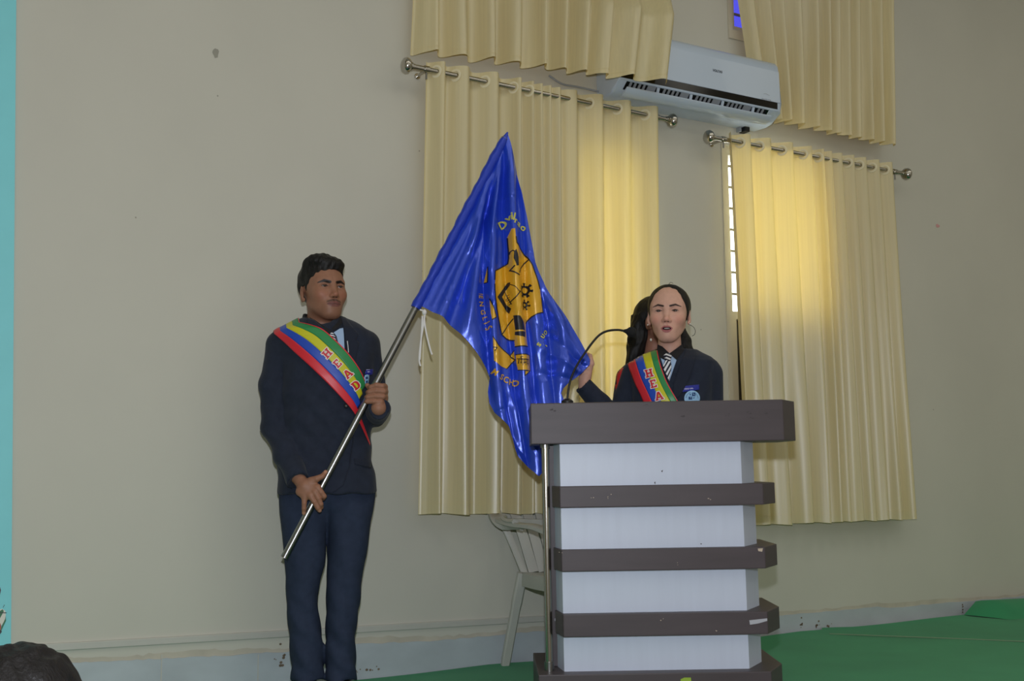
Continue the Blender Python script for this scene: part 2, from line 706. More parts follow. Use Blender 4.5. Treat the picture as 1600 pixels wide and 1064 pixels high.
def slab(name, pts, m):
    return struct(pymesh(name, pts, [tuple(range(len(pts)))], m, None, False))


slab('wall_left', [wp(U0, ZH, 0), wp(U0, ZH, OFFR), wp(U0, ZC, OFFR), wp(U0, ZC, 0)], M['plain'])
slab('wall_right', [wp(U1, ZH, 0), wp(U1, ZH, OFFR), wp(U1, ZC, OFFR), wp(U1, ZC, 0)], M['plain'])
slab('wall_front', [wp(U0, ZH, OFFR), wp(U1, ZH, OFFR), wp(U1, ZC, OFFR), wp(U0, ZC, OFFR)], M['plain'])
slab('ceiling', [wp(U0, ZC, 0), wp(U1, ZC, 0), wp(U1, ZC, OFFR), wp(U0, ZC, OFFR)], M['plain'])
slab('floor', [wp(U0, ZH, 0), wp(U1, ZH, 0), wp(U1, ZH, OFFR), wp(U0, ZH, OFFR)], M['concrete'])
stage = struct(wbox('floor_stage', U0, U1, ZH, -0.012, 0.0, 1.75, M['concrete']))


# smudges and flecks on the wall paint
def stain(px, py, rx_, rz_, m, seed):
    rnd = random.Random(seed)
    u, z = on_wall(px, py)
    n = 14
    vs = []
    for k in range(n):
        a = 2 * math.pi * k / n
        q = 0.75 + 0.35 * rnd.random()
        vs.append(wp(u + math.cos(a) * rx_ * q, z + math.sin(a) * rz_ * q, 0.0015))
    pymesh('stain', vs, [tuple(range(n))], m, wall_back, False)


M['smudge'] = mat('grey_wall_smudge', (160, 158, 146), 0.9)
M['pinkmark'] = mat('pink_wall_mark', (212, 160, 158), 0.9)
stain(337, 83, 0.014, 0.022, M['smudge'], 1)
stain(1465, 353, 0.018, 0.012, M['pinkmark'], 2)
for i, (px, py) in enumerate(((660, 424), (655, 236), (1095, 515), (1110, 568), (660, 757), (1458, 640), (212, 340), (340, 150))):
    stain(px, py, 0.0035, 0.004, M['smudge'], 10 + i)

# blue grey painted skirting with a hand-brushed upper edge
sk_top = [(-300, 1042), (60, 1038), (124, 1035), (250, 1029), (372, 1023), (398, 1020), (454, 1018), (560, 1006), (680, 1001), (850, 985), (1040, 972), (1220, 961), (1290, 955), (1340, 950), (1370, 948), (1400, 949), (1450, 944), (1480, 941), (1540, 937), (1600, 931), (2300, 905)]
V, F = [], []
rnd = random.Random(5)
pts = []
for (xa, ya), (xb, yb) in zip(sk_top[:-1], sk_top[1:]):
    n = max(2, int(abs(xb - xa) / 9))
    for k in range(n):
        t = k / n
        pts.append((xa + (xb - xa) * t, ya + (yb - ya) * t + rnd.uniform(-1.0, 1.0)))
for px, py in pts:
    u, z = on_wall(px, py)
    z = max(z, 0.03)
    for off in (0.007, 0.0):
        V.append(wp(u, z, off))
    V.append(wp(u, -0.01, 0.007))
for i in range(len(pts) - 1):
    a, b = 3 * i, 3 * i + 3
    F.append((a, b, b + 1, a + 1))
    F.append((a + 2, b + 2, b, a))
skirt = struct(pymesh('baseboard_back', V, F, M['skirt'], None, False))


# grimy band of wall paint just above the skirting
V, F = [], []
rnd = random.Random(8)
for i, (px, py) in enumerate(pts):
    u, z = on_wall(px, py)
    V.append(wp(u, max(z, 0.03) - 0.004, 0.0022))
    V.append(wp(u, max(z, 0.03) + 0.020 + 0.006 * math.sin(i * 0.21) + rnd.uniform(-0.003, 0.003), 0.0022))
for i in range(len(pts) - 1):
    F.append((2 * i, 2 * i + 2, 2 * i + 3, 2 * i + 1))
pymesh('grime_band', V, F, M['grime'], skirt, False)


def scuff(px, py, w, h, seed):
    rnd = random.Random(seed)
    u, z = on_wall(px, py, 0.008)
    V, F = [], []
    for q in range(9):
        cu, cz = u + rnd.gauss(0, w), z + rnd.gauss(0, h)
        r = rnd.uniform(0.002, 0.006)
        i = len(V)
        for k in range(7):
            a = 2 * math.pi * k / 7
            V.append(wp(cu + r * math.cos(a) * 1.2, cz + r * math.sin(a), 0.0085))
        F.append(tuple(range(i, i + 7)))
    o = pymesh('stain', V, F, M['dirt'], skirt, False)
    o['kind'] = 'stuff'


for i, (px, py, w, h) in enumerate(((440, 1036, 0.012, 0.03), (572, 1046, 0.05, 0.006), (1252, 975, 0.01, 0.02), (1278, 978, 0.008, 0.014), (1295, 980, 0.01, 0.012), (1504, 955, 0.004, 0.02))):
    scuff(px, py, w, h, 40 + i)
for i, px in enumerate((252, 403)):
    u, z = on_wall(px, 1045, 0.007)
    wbox('joint_line', u - 0.002, u + 0.002, 0.0, on_wall(px, 1022)[1], 0.007, 0.009, M['trunk'], skirt)

# cable trunking along the foot of the wall, left half
ua, za = on_wall(-60, 1013)
ub, zb = on_wall(930, 957)
V = []
hh = 0.027
for u, z in ((ua, za), (ub, zb)):
    for off, dz in ((0.0, 0.0), (0.011, 0.0), (0.013, -0.003), (0.013, -hh + 0.003), (0.011, -hh), (0.0, -hh)):
        V.append(wp(u, z + dz, off))
F = [(i, (i + 1) % 6, 6 + (i + 1) % 6, 6 + i) for i in range(6)] + [(0, 1, 2, 3, 4, 5), (6, 7, 8, 9, 10, 11)]
struct(pymesh('trim_1', V, F, M['trunk'], None, False))

# ------------------------------------------------------------------ windows
pane_clear = bpy.data.materials.new('window_glass')
pane_clear.use_nodes = True
nt = pane_clear.node_tree
nt.nodes.clear()
out = nt.nodes.new('ShaderNodeOutputMaterial')
mx = nt.nodes.new('ShaderNodeMixShader')
tr = nt.nodes.new('ShaderNodeBsdfTransparent')
gl = nt.nodes.new('ShaderNodeBsdfGlossy')
gl.inputs['Roughness'].default_value = 0.05
mx.inputs[0].default_value = 0.06
nt.links.new(tr.outputs[0], mx.inputs[1])
nt.links.new(gl.outputs[0], mx.inputs[2])
nt.links.new(mx.outputs[0], out.inputs[0])
tr.inputs[0].default_value = (0.95, 0.97, 0.97, 1)
pane_blue = pane_clear.copy()
pane_blue.name = 'blue_tinted_glass'
for n in pane_blue.node_tree.nodes:
    if n.type == 'BSDF_TRANSPARENT':
        n.inputs[0].default_value = (0.145, 0.145, 0.42, 1)


def window(name, op, glass, bar_step, zlow=None):
    u0, u1, z0, z1 = op
    fr = struct(wbox(name, u0, u0 + 0.045, z0, z1, -0.13, -0.03, M['frame']))
    wbox('frame', u1 - 0.045, u1, z0, z1, -0.13, -0.03, M['frame'], fr)
    wbox('frame', u0 + 0.045, u1 - 0.045, z1 - 0.045, z1, -0.13, -0.03, M['frame'], fr)
    wbox('frame', u0 + 0.045, u1 - 0.045, z0, z0 + 0.045, -0.13, -0.03, M['frame'], fr)
    um = (u0 + u1) / 2
    wbox('mullion', um - 0.02, um + 0.02, z0 + 0.045, z1 - 0.045, -0.12, -0.05, M['frame'], fr)
    zp = z0 + 0.045
    if zlow:
        wbox('rail', u0 + 0.045, u1 - 0.045, zlow - 0.03, zlow + 0.012, -0.12, -0.05, M['frame'], fr)
        wbox('shutter', u0 + 0.075, u1 - 0.045, z0 + 0.045, zlow - 0.03, -0.11, -0.09, M['glass_dark'], fr)
        wbox('casement', u0 + 0.045, u0 + 0.078, z0 + 0.045, zlow - 0.03, -0.11, -0.04, M['frame'], fr)
        zp = zlow + 0.012
    wbox('pane', u0 + 0.04, u1 - 0.04, zp, z1 - 0.04, -0.105, -0.1, glass, fr)
    z = z1 - 0.045 - bar_step * 0.35
    while z > zp + 0.03:
        wbox('bar', u0 + 0.045, u1 - 0.045, z - 0.006, z + 0.006, -0.09, -0.08, M['bars'], fr)
        z -= bar_step
    return fr


window('window_1', OP_L, pane_clear, 0.115)
w2 = window('window_2', OP_R, pane_clear, 0.118, on_wall(1145, 487)[1])
u, z = on_wall(1142, 513)
wbox('latch', u - 0.01, u + 0.012, z - 0.008, z + 0.008, -0.04, -0.012, M['steel'], w2)
w3 = window('window_3', OP_U, pane_blue, 0.17)
u, z = on_wall(1136, 55)
wbox('sill', OP_U[0] - 0.03, OP_U[1] + 0.02, OP_U[2] - 0.05, OP_U[2] - 0.0, 0.0, 0.012, M['frame'], w3)
wbox('architrave', OP_U[0] - 0.03, OP_U[0] - 0.002, OP_U[2], OP_U[3], 0.0, 0.01, M['frame'], w3)
u, z = on_wall(1147, 46)
wbox('stop_block', u - 0.012, u + 0.035, z - 0.015, z + 0.005, -0.02, -0.004, M['trunk'], w3)
wbox('gasket', u - 0.016, u - 0.011, z - 0.02, z + 0.016, -0.022, -0.002, M['black'], w3)
for op, pxl in ((OP_R, 1133),):
    wbox('architrave', op[0] - 0.03, op[0] - 0.001, op[2], op[3], 0.0, 0.008, M['frame'], w2)

# ------------------------------------------------------------------ teal painted panel at the far left of the wall
M['panel_edge'] = M['teal']
V = []
for off in (0.003, 0.016):
    for px, py in ((-220, -260), (27, -260), (13, 1180), (-220, 1180)):
        u, z = on_wall(px, py)
        V.append(wp(u, max(z, 0.0), off))
F = [(4, 5, 6, 7), (0, 1, 5, 4), (1, 2, 6, 5), (2, 3, 7, 6), (3, 0, 4, 7)]
panel = pymesh('painted_panel', V, F, M['teal'], None, False)
tag(panel, 'tall teal painted panel at the left end of the cream wall', 'panel')


def wall_fn(off):
    def fn(v):
        return np.array([list(wp(*on_wall(a, b, off), off)) for a, b in v])
    return fn


drape('white_motif', polys2d([[(-12, 962), (-2, 954), (3, 951), (8, 954), (9, 960), (8, 968), (4, 975), (0, 980), (-12, 985)]]), wall_fn(0.0175), M['white'], panel, 30)
drape('red_motif', polys2d([[(-12, 978), (0, 973), (2, 978), (1, 986), (-12, 994)]]), wall_fn(0.0185), M['red'], panel, 30)
drape('green_motif', polys2d([[(-12, 960), (-1, 955), (4, 952), (6, 955), (0, 966), (-12, 972)]] + [[(2, 980), (8, 967), (9, 962), (9.4, 970), (5, 979), (1, 988)]]), wall_fn(0.019), M['green'], panel, 30)
drape('black_motif', polys2d(stroke2d([(-10, 957), (10, 957.5)], 1.3) + stroke2d([(5, 949), (7, 945)], 0.8) + [[(-12, 990), (1, 984), (3, 987), (0, 991), (-12, 998)], [(-12, 920), (0, 917), (1.5, 922), (0, 929), (-12, 932)]]), wall_fn(0.0195), M['ac_text'], panel, 30)['kind'] = 'stuff'

# ------------------------------------------------------------------ green carpet over the stage
cp = [(-400, 1150), (300, 1075), (414, 1062), (450, 1053), (490, 1059), (560, 1058), (680, 1048.5), (760, 1041), (860, 1035), (1000, 1018), (1215, 993.5), (1250, 989.5), (1284, 984), (1292, 988), (1345, 983.5), (1352, 982.5), (1375, 984), (1420, 979), (1470, 976.5), (1527, 974.5), (1540, 972), (1640, 965), (2300, 930)]
V, F = [], []
carpet_pts = []
for px, py in cp:
    d = ray(px, py)
    p = CAMP + d * (-CAM_H / d.z)
    o = min(max((p - W0).dot(WN), 0.012), 0.06)
    u = (p - W0).dot(WD)
    carpet_pts.append((u, o))
carpet_pts.sort()
rows = [0, 0.03, 0.1, 0.25, 0.5, 0.9, 1.4]
rndc = random.Random(9)
dense = []
for (ua, oa), (ub, ob) in zip(carpet_pts[:-1], carpet_pts[1:]):
    n = max(1, int((ub - ua) / 0.08))
    for k in range(n):
        t = k / n
        dense.append((ua + (ub - ua) * t, oa + (ob - oa) * t))
dense.append(carpet_pts[-1])
for u, o in dense:
    for j, r in enumerate(rows):
        oo = o + (1.72 - o) * r / 1.4
        hgt = 0.0 if j else 0.004
        hgt += 0.004 * math.sin(u * 5 + oo * 7) * math.sin(u * 1.7 + 1) * (1 if j < 5 else 0.4) + 0.003
        V.append(wp(u, max(hgt, 0.001), oo))
n = len(rows)
for i in range(len(dense) - 1):
    for j in range(n - 1):
        a = i * n + j
        F.append((a, a + 1, a + n + 1, a + n))
carpet = pymesh('carpet', V, F, M['carpet'], None, True)
tag(carpet, 'green carpet covering the stage in front of the wall', 'carpet')
# the folded-up corner of the carpet by the wall at the right
ua = on_wall(1540, 958, 0.2)[0]
V, F = [], []
for i in range(13):
    t = i / 12
    u = ua - 0.02 + t * 1.3
    hgt = 0.085 * (min(1, t / 0.02) if t < 0.02 else (1 - 0.55 * t)) + 0.004
    for k in range(9):
        a = k / 8
        V.append(wp(u + 0.06 * (1 - a) * (1 - t), 0.004 + hgt * math.sin(math.pi * min(a * 0.62, 0.5) * 1.0) * (1 - 0.15 * max(0, a - 0.8) * 5), 0.33 - 0.26 * a))
for i in range(12):
    for k in range(8):
        a = i * 9 + k
        F.append((a, a + 1, a + 10, a + 9))
fold = pymesh('carpet_fold', V, F, M['carpet'], carpet, True)
fold['label'] = 'raised flap of carpet at the foot of the wall'
p0 = CAMP + ray(1296, 992.5) * (-CAM_H / ray(1296, 992.5).z)
p1 = CAMP + ray(1660, 1007) * (-CAM_H / ray(1660, 1007).z)
tube('seam', [p0 + Vector((0, 0, 0.007)), (p0 + p1) / 2 + Vector((0, 0, 0.008)), p1 + Vector((0, 0, 0.007))], 0.0035, M['seam'], carpet, 6)

# ================================================================== CURTAINS AND RODS
OFFC = 0.10


def lerp(a, b, t):
    return a + (b - a) * t


def curtain(label, ftop, fbot, ytop, ybot, amp, group, eyelets=True, edge=None, seed=0, zext=0.0, lead=0.45, tail=0.55, bulge=None):
    """ftop / fbot: picture columns of the successive folds along the top and bottom; ytop / ybot: rows of the two corners"""
    rnd = random.Random(seed)
    n = len(ftop)

    def row(y0, y1, f):
        return [y0 + (y1 - y0) * (x - f[0]) / (f[-1] - f[0]) for x in f]
    yt, yb = row(*ytop, ftop), row(*ybot, fbot)
    T = [on_wall(x, y, OFFC) for x, y in zip(ftop, yt)]
    bl = bulge or [0.0] * n
    B = [on_wall(x, y, OFFC + b) for x, y, b in zip(fbot, yb, bl)]
    ut, ub = [p[0] for p in T], [p[0] for p in B]
    zt = [p[1] for p in T]
    zb = [p[1] for p in B]
    wd = [ut[i + 1] - ut[i] for i in range(n - 1)]
    wd = [wd[0]] + wd
    amps = [min(amp, 0.36 * w) for w in wd]
    ph = np.arange(n)

    def uat(arr, p):
        if p < 0:
            return arr[0] + p * (arr[1] - arr[0])
        if p > n - 1:
            return arr[-1] + (p - n + 1) * (arr[-1] - arr[-2])
        return float(np.interp(p, ph, arr))
    jit = [rnd.uniform(-0.5, 0.5) for _ in range(n + 4)]
    jit2 = [rnd.uniform(0.65, 1.15) for _ in range(n + 4)]
    P = np.linspace(-lead, n - 1 + tail, int((n - 1 + lead + tail) * 16) + 1)
    T_ = np.linspace(0, 1, 46)
    V, F = [], []
    for t in T_:
        for p in P:
            q = p + 0.05 * t * math.sin(2.2 * t + 1.3 * p)
            a = float(np.interp(p, ph, amps)) * (1 - 0.10 * t)
            x_ = 2 * math.pi * q
            sk = 0.02 + 0.16 * jit2[int(p + 0.5) + 2]
            w = (math.sin(x_) - sk * math.sin(2 * x_) + 0.03 * math.sin(3 * x_)) * (0.72 + 0.4 * jit2[int(p + 0.5) + 2] * t) + t * 0.16 * math.sin(2 * x_ + 5 * jit[int(p + 0.5) + 2]) + 0.10 * t * math.sin(7 * q + 5 * t)
            # gathered top stiffens the heading
            off = OFFC + a * w
            off = max(off, 0.012) + float(np.interp(p, ph, bl)) * min(1.0, t * 1.6) ** 1.5
            u = lerp(uat(ut, p), uat(ub, p), t ** 1.0)
            zz = lerp(uat(zt, p) + zext, uat(zb, p), t)
            if t == 1:
                zz += 0.004 * math.sin(p * 3.1)
            V.append(wp(u, zz, off))
    m = len(P)
    for i in range(len(T_) - 1):
        for j in range(m - 1):
            a = i * m + j
            F.append((a, a + 1, a + m + 1, a + m))
    cu = pymesh('curtain', V, F, M['curtain'], None, True)
    tag(cu, label, 'curtain', group)
    # stitched hem
    bm = bmesh.new()
    zh = 0.055
    Vh, Fh = [], []
    for p in P:
        i = int(round((p + lead) * 16))
        for fr in (44,):
            q = V[fr * m + min(i, m - 1)]
            Vh.append(q + WN * 0.0022)
            Vh.append(q + WN * 0.0022 + Vector((0, 0, 0.003)))
    for j in range(m - 1):
        Fh.append((2 * j, 2 * j + 2, 2 * j + 3, 2 * j + 1))
    bm.free()
    pymesh('hem', Vh, Fh, M['curtain'], cu, True)
    if eyelets:
        for i in range(n):
            if wd[i] < 0.075:
                continue
            du, do = wd[i], 2 * math.pi * amps[i] * 0.75
            nrm = (WD * -do + WN * du).normalized()
            c = wp(ut[i], zt[i], OFFC)
            bm = bmesh.new()
            ax = nrm
            e1 = Vector((0, 0, 1))
            e2 = ax.cross(e1).normalized()
            R_, r_ = 0.0245, 0.0062
            ring = []
            for k in range(24):
                a = 2 * math.pi * k / 24
                d = e1 * math.cos(a) + e2 * math.sin(a)
                ring.append([bm.verts.new(c + d * (R_ + r_ * math.cos(b)) + ax * (r_ * 0.6 * math.sin(b))) for b in [2 * math.pi * q / 8 for q in range(8)]])
            for k in range(24):
                for q in range(8):
                    bm.faces.new((ring[k][q], ring[(k + 1) % 24][q], ring[(k + 1) % 24][(q + 1) % 8], ring[k][(q + 1) % 8]))
            bmobj('eyelet', bm, M['eyelet'], cu, True)
    return cu


def rod(label, pa, pb, group=None):
    a = wp(*on_wall(*pa, OFFC), OFFC)
    b = wp(*on_wall(*pb, OFFC), OFFC)
    d = (b - a).normalized()
    root = empty('curtain_rod', a)
    tag(root, label, 'curtain rod', group)
    L = (b - a).length
    tube('rod', [Vector((0, 0, 0)), d * L], 0.0125, M['chrome'], root, 14)
    for s, q in ((-1, Vector((0, 0, 0))), (1, d * L)):
        prof = [(0.0, 0.0145), (0.012, 0.0145), (0.014, 0.020), (0.020, 0.020), (0.022, 0.024), (0.030, 0.033), (0.042, 0.036), (0.054, 0.031), (0.060, 0.020), (0.062, 0.0)]
        tube('finial', [q + d * s * (x - 0.012) for x, _ in prof], [max(r, 0.0005) for _, r in prof], M['chrome'], root, 20)
        bq = q - d * s * 0.07
        tube('bracket', [bq, bq - WN * (OFFC - 0.005)], 0.007, M['chrome'], root, 10)
        tube('bracket_collar', [bq - d * 0.012, bq + d * 0.012], 0.0165, M['chrome'], root, 14)
        tube('wall_plate', [bq - WN * (OFFC - 0.006), bq - WN * (OFFC - 0.001)], 0.014, M['chrome'], root, 16)
        tube('thumb_screw', [bq - Vector((0, 0, 0.012)), bq - Vector((0, 0, 0.045))], 0.0045, M['steel'], root, 8)
    return root


rod('steel curtain rod across the lower left window, under the air conditioner end', (644, 104), (1043, 187))
rod('steel curtain rod across the lower right window with the bright gap', (1114, 215), (1411, 271))

YL = lambda x: 104 + (x - 644) * 0.208
curtain('cream satin curtain on the lower left rod, behind the blue flag',
        [681, 711, 757, 802, 826, 841, 855, 868, 884, 920, 964, 1007], [672, 705, 757, 800, 827, 845, 858, 872, 888, 925, 970, 1012],
        (YL(681), YL(1007)), (803, 802), 0.047, 'lower window curtains', seed=2, zext=0.045, lead=0.4, tail=0.5)
YR = lambda x: 215 + (x - 1114) * 0.1886
curtain('cream satin curtain on the lower right rod, beside the bright window gap',
        [1156, 1186, 1221, 1254, 1278, 1292, 1306, 1324, 1342, 1362, 1382], [1187, 1214, 1250, 1282, 1305, 1322, 1338, 1357, 1376, 1396, 1417],
        (YR(1156), YR(1382)), (820, 811), 0.043, 'lower window curtains', seed=5, zext=0.045, lead=0.62, tail=0.6)
# upper pair: the rods are above the frame
ZTU = 3.95


def upper(label, fb, ft, ybot, yref, seed, amp, lead=0.4, tail=0.5, bulge=None):
    # the heading hangs from a rod above the picture's frame
    return curtain(label, ft, fb, yref, ybot, amp, 'upper window curtains', seed=seed, zext=0.045, lead=lead, tail=tail, bulge=bulge)


ya = (-205, -108)
upper('cream satin curtain above the lower left rod, overlapping the air conditioner',
      [664, 704, 752, 792, 838, 872, 900, 930, 965, 1018], [672, 706, 750, 790, 834, 868, 896, 926, 962, 1014], (82, 126), ya, 11, 0.047, bulge=[0, 0, 0, 0, 0.01, 0.05, 0.10, 0.155, 0.18, 0.18])
yb_ = (-112, -52)
upper('cream satin curtain at the upper right, beside the blue window glass',
      [1190, 1208, 1222, 1240, 1266, 1288, 1304, 1318, 1336, 1354, 1370, 1386], [1147, 1180, 1203, 1232, 1264, 1286, 1303, 1318, 1334, 1350, 1368, 1386], (183, 226), yb_, 13, 0.043, lead=0.2, tail=0.55)
rod('steel curtain rod of the upper left window, above the picture', (640, -215), (1040, -102))
rod('steel curtain rod of the upper right window, above the picture', (1095, -122), (1412, -46))

# ================================================================== AIR CONDITIONER
ul, _ = on_wall(948, 120, 0.10)
ur, _ = on_wall(1219, 140, 0.2)
zt = on_wall(1208, 98, 0.17)[1]
H = 0.335
ac = empty('air_conditioner', wp(ul, zt - H, 0), WALL_ROT)
tag(ac, 'white wall mounted air conditioner between the upper curtains', 'air conditioner')
L = ur - ul
prof = [(0.002, 0.0), (0.002, H - 0.004), (0.15, H), (0.178, H - 0.008), (0.195, H - 0.03), (0.203, H - 0.07), (0.206, 0.10), (0.203, 0.055), (0.196, 0.049), (0.15, 0.012), (0.13, 0.006), (0.09, -0.004)]


def prism_u(name, prof, u0, u1, m, parent, bevel=0.006, smooth=False):
    bm = bmesh.new()
    a = [bm.verts.new((u0, -o, z)) for o, z in prof]
    b = [bm.verts.new((u1, -o, z)) for o, z in prof]
    n = len(prof)
    fa = bm.faces.new(a)
    fb = bm.faces.new(b[::-1])
    for i in range(n):
        bm.faces.new((a[i], b[i], b[(i + 1) % n], a[(i + 1) % n]))
    if bevel:
        es = list(fa.edges) + list(fb.edges)
        bmesh.ops.bevel(bm, geom=es, offset=bevel, segments=3, affect='EDGES', profile=0.5)
    return bmobj(name, bm, m, parent, True)


prism_u('body', prof, 0, L, M['ac'], ac, 0.014)
prism_u('front_panel', [(0.2035, H - 0.066), (0.2075, H - 0.066), (0.2105, 0.098), (0.206, 0.098)], 0.012, L - 0.012, M['ac'], ac, 0.001)
prism_u('display_strip', [(0.204, 0.097), (0.2085, 0.097), (0.2065, 0.062), (0.2025, 0.062)], 0.012, L - 0.03, M['ac_dark'], ac, 0.001)
prism_u('lip', [(0.2, 0.061), (0.2075, 0.061), (0.204, 0.053), (0.198, 0.053)], 0.012, L - 0.012, M['ac'], ac, 0.0)
prism_u('outlet_shade', [(0.1965, 0.053), (0.199, 0.051), (0.165, 0.02), (0.162, 0.022)], 0.05, L - 0.085, M['ac_dark'], ac, 0.0)  # dark panel on the body standing in for the vent recess's shade
k = 0
uu = 0.07
while uu < L - 0.12:
    if k % 7 == 6:
        prism_u('flap_arm', [(0.2, 0.05), (0.206, 0.046), (0.192, 0.012), (0.185, 0.014)], uu, uu + 0.014, M['ac'], ac, 0.0)
        prism_u('vane', [(0.197, 0.053), (0.2015, 0.051), (0.180, 0.026), (0.177, 0.029)], uu - 0.05, uu - 0.004, M['ac_grey'], ac, 0.0)
        uu += 0.045
    else:
        prism_u('vane', [(0.197, 0.053), (0.2015, 0.051), (0.176, 0.022), (0.172, 0.026)], uu, uu + 0.013, M['ac_grey'], ac, 0.0)
        uu += 0.027
    k += 1
prism_u('flap', [(0.204, 0.022), (0.207, 0.016), (0.197, 0.0), (0.168, -0.014), (0.152, -0.014), (0.162, -0.002), (0.187, 0.010)], 0.045, L - 0.075, M['ac'], ac, 0.002)
prism_u('seam', [(0.148, 0.0165), (0.1515, 0.0145), (0.1485, 0.0115), (0.146, 0.0135)], 0.03, L - 0.06, M['ac_grey'], ac, 0.0)


drape_words = []


def ac_print(name, word, u, z, size, m, bold=0.02):
    def fn(v):
        return np.array([(u + a, -0.2118 + 0.0005 * 0, z - b) for a, b in v])
    drape(name, place2d(text2d(word, bold), 0, 0, size), fn, m, ac, 0.05)['kind'] = 'stuff'


uc, zc = on_wall(1121, 111, 0.21)
ac_print('logo', 'VOLTAS', uc - ul, zc - (zt - H), 0.0125, M['ac_text'], 0.04)
uc, zc = on_wall(1204, 155, 0.21)
ac_print('model_print', 'INVERTER', uc - ul - 0.03, zc - (zt - H) - 0.008, 0.011, M['ac_grey'], 0.0)
drape('model_swirl', ribbon2d([(-0.02, 0.002), (-0.005, -0.003), (0.008, 0.0), (0.022, 0.005)], 0.0016), lambda v: np.array([(uc - ul - 0.03 + a, -0.2118, zc - (zt - H) + 0.022 - b) for a, b in v]), M['ac_grey'], ac, 0.05)
ux, zx = on_wall(1163, 203, 0.03)
boxobj('pipe_clamp', (ux - ul, -0.03, zx - (zt - H)), (0.035, 0.05, 0.03), M['black'], ac, 0.003)
boxobj('pipe_clamp', (ux - ul - 0.03, -0.02, zx - (zt - H)), (0.014, 0.03, 0.03), M['ac_grey'], ac, 0.003)
# its supply cable hanging along the wall to the left
cab = tube('supply_cable', smooth_path([wp(*on_wall(858, 118, 0.012), 0.012), wp(*on_wall(878, 131, 0.02), 0.02), wp(*on_wall(903, 136, 0.02), 0.02), wp(*on_wall(948, 146, 0.03), 0.03)], 6), 0.005, M['ac_grey'], None, 8)
tag(cab, 'thin grey supply cable entering the left end of the air conditioner', 'cable')

# ================================================================== PLASTIC CHAIR
def rect_bar(bm, pts, w, d, up):
    """a flat bar along a path; w sideways (along up x tangent), d along up"""
    rings = []
    for i, p in enumerate(pts):
        t = (pts[min(i + 1, len(pts) - 1)] - pts[max(i - 1, 0)]).normalized()
        s = t.cross(up).normalized()
        b = s.cross(t).normalized()
        ww = w[i] if isinstance(w, (list, tuple)) else w
        rings.append([bm.verts.new(p + s * x * ww / 2 + b * y * d / 2) for x, y in ((-1, -0.6), (-0.7, -1), (0.7, -1), (1, -0.6), (1, 0.6), (0.7, 1), (-0.7, 1), (-1, 0.6))])
    for i in range(len(rings) - 1):
        for k in range(8):
            bm.faces.new((rings[i][k], rings[i][(k + 1) % 8], rings[i + 1][(k + 1) % 8], rings[i + 1][k]))
    bm.faces.new(rings[0][::-1])
    bm.faces.new(rings[-1])


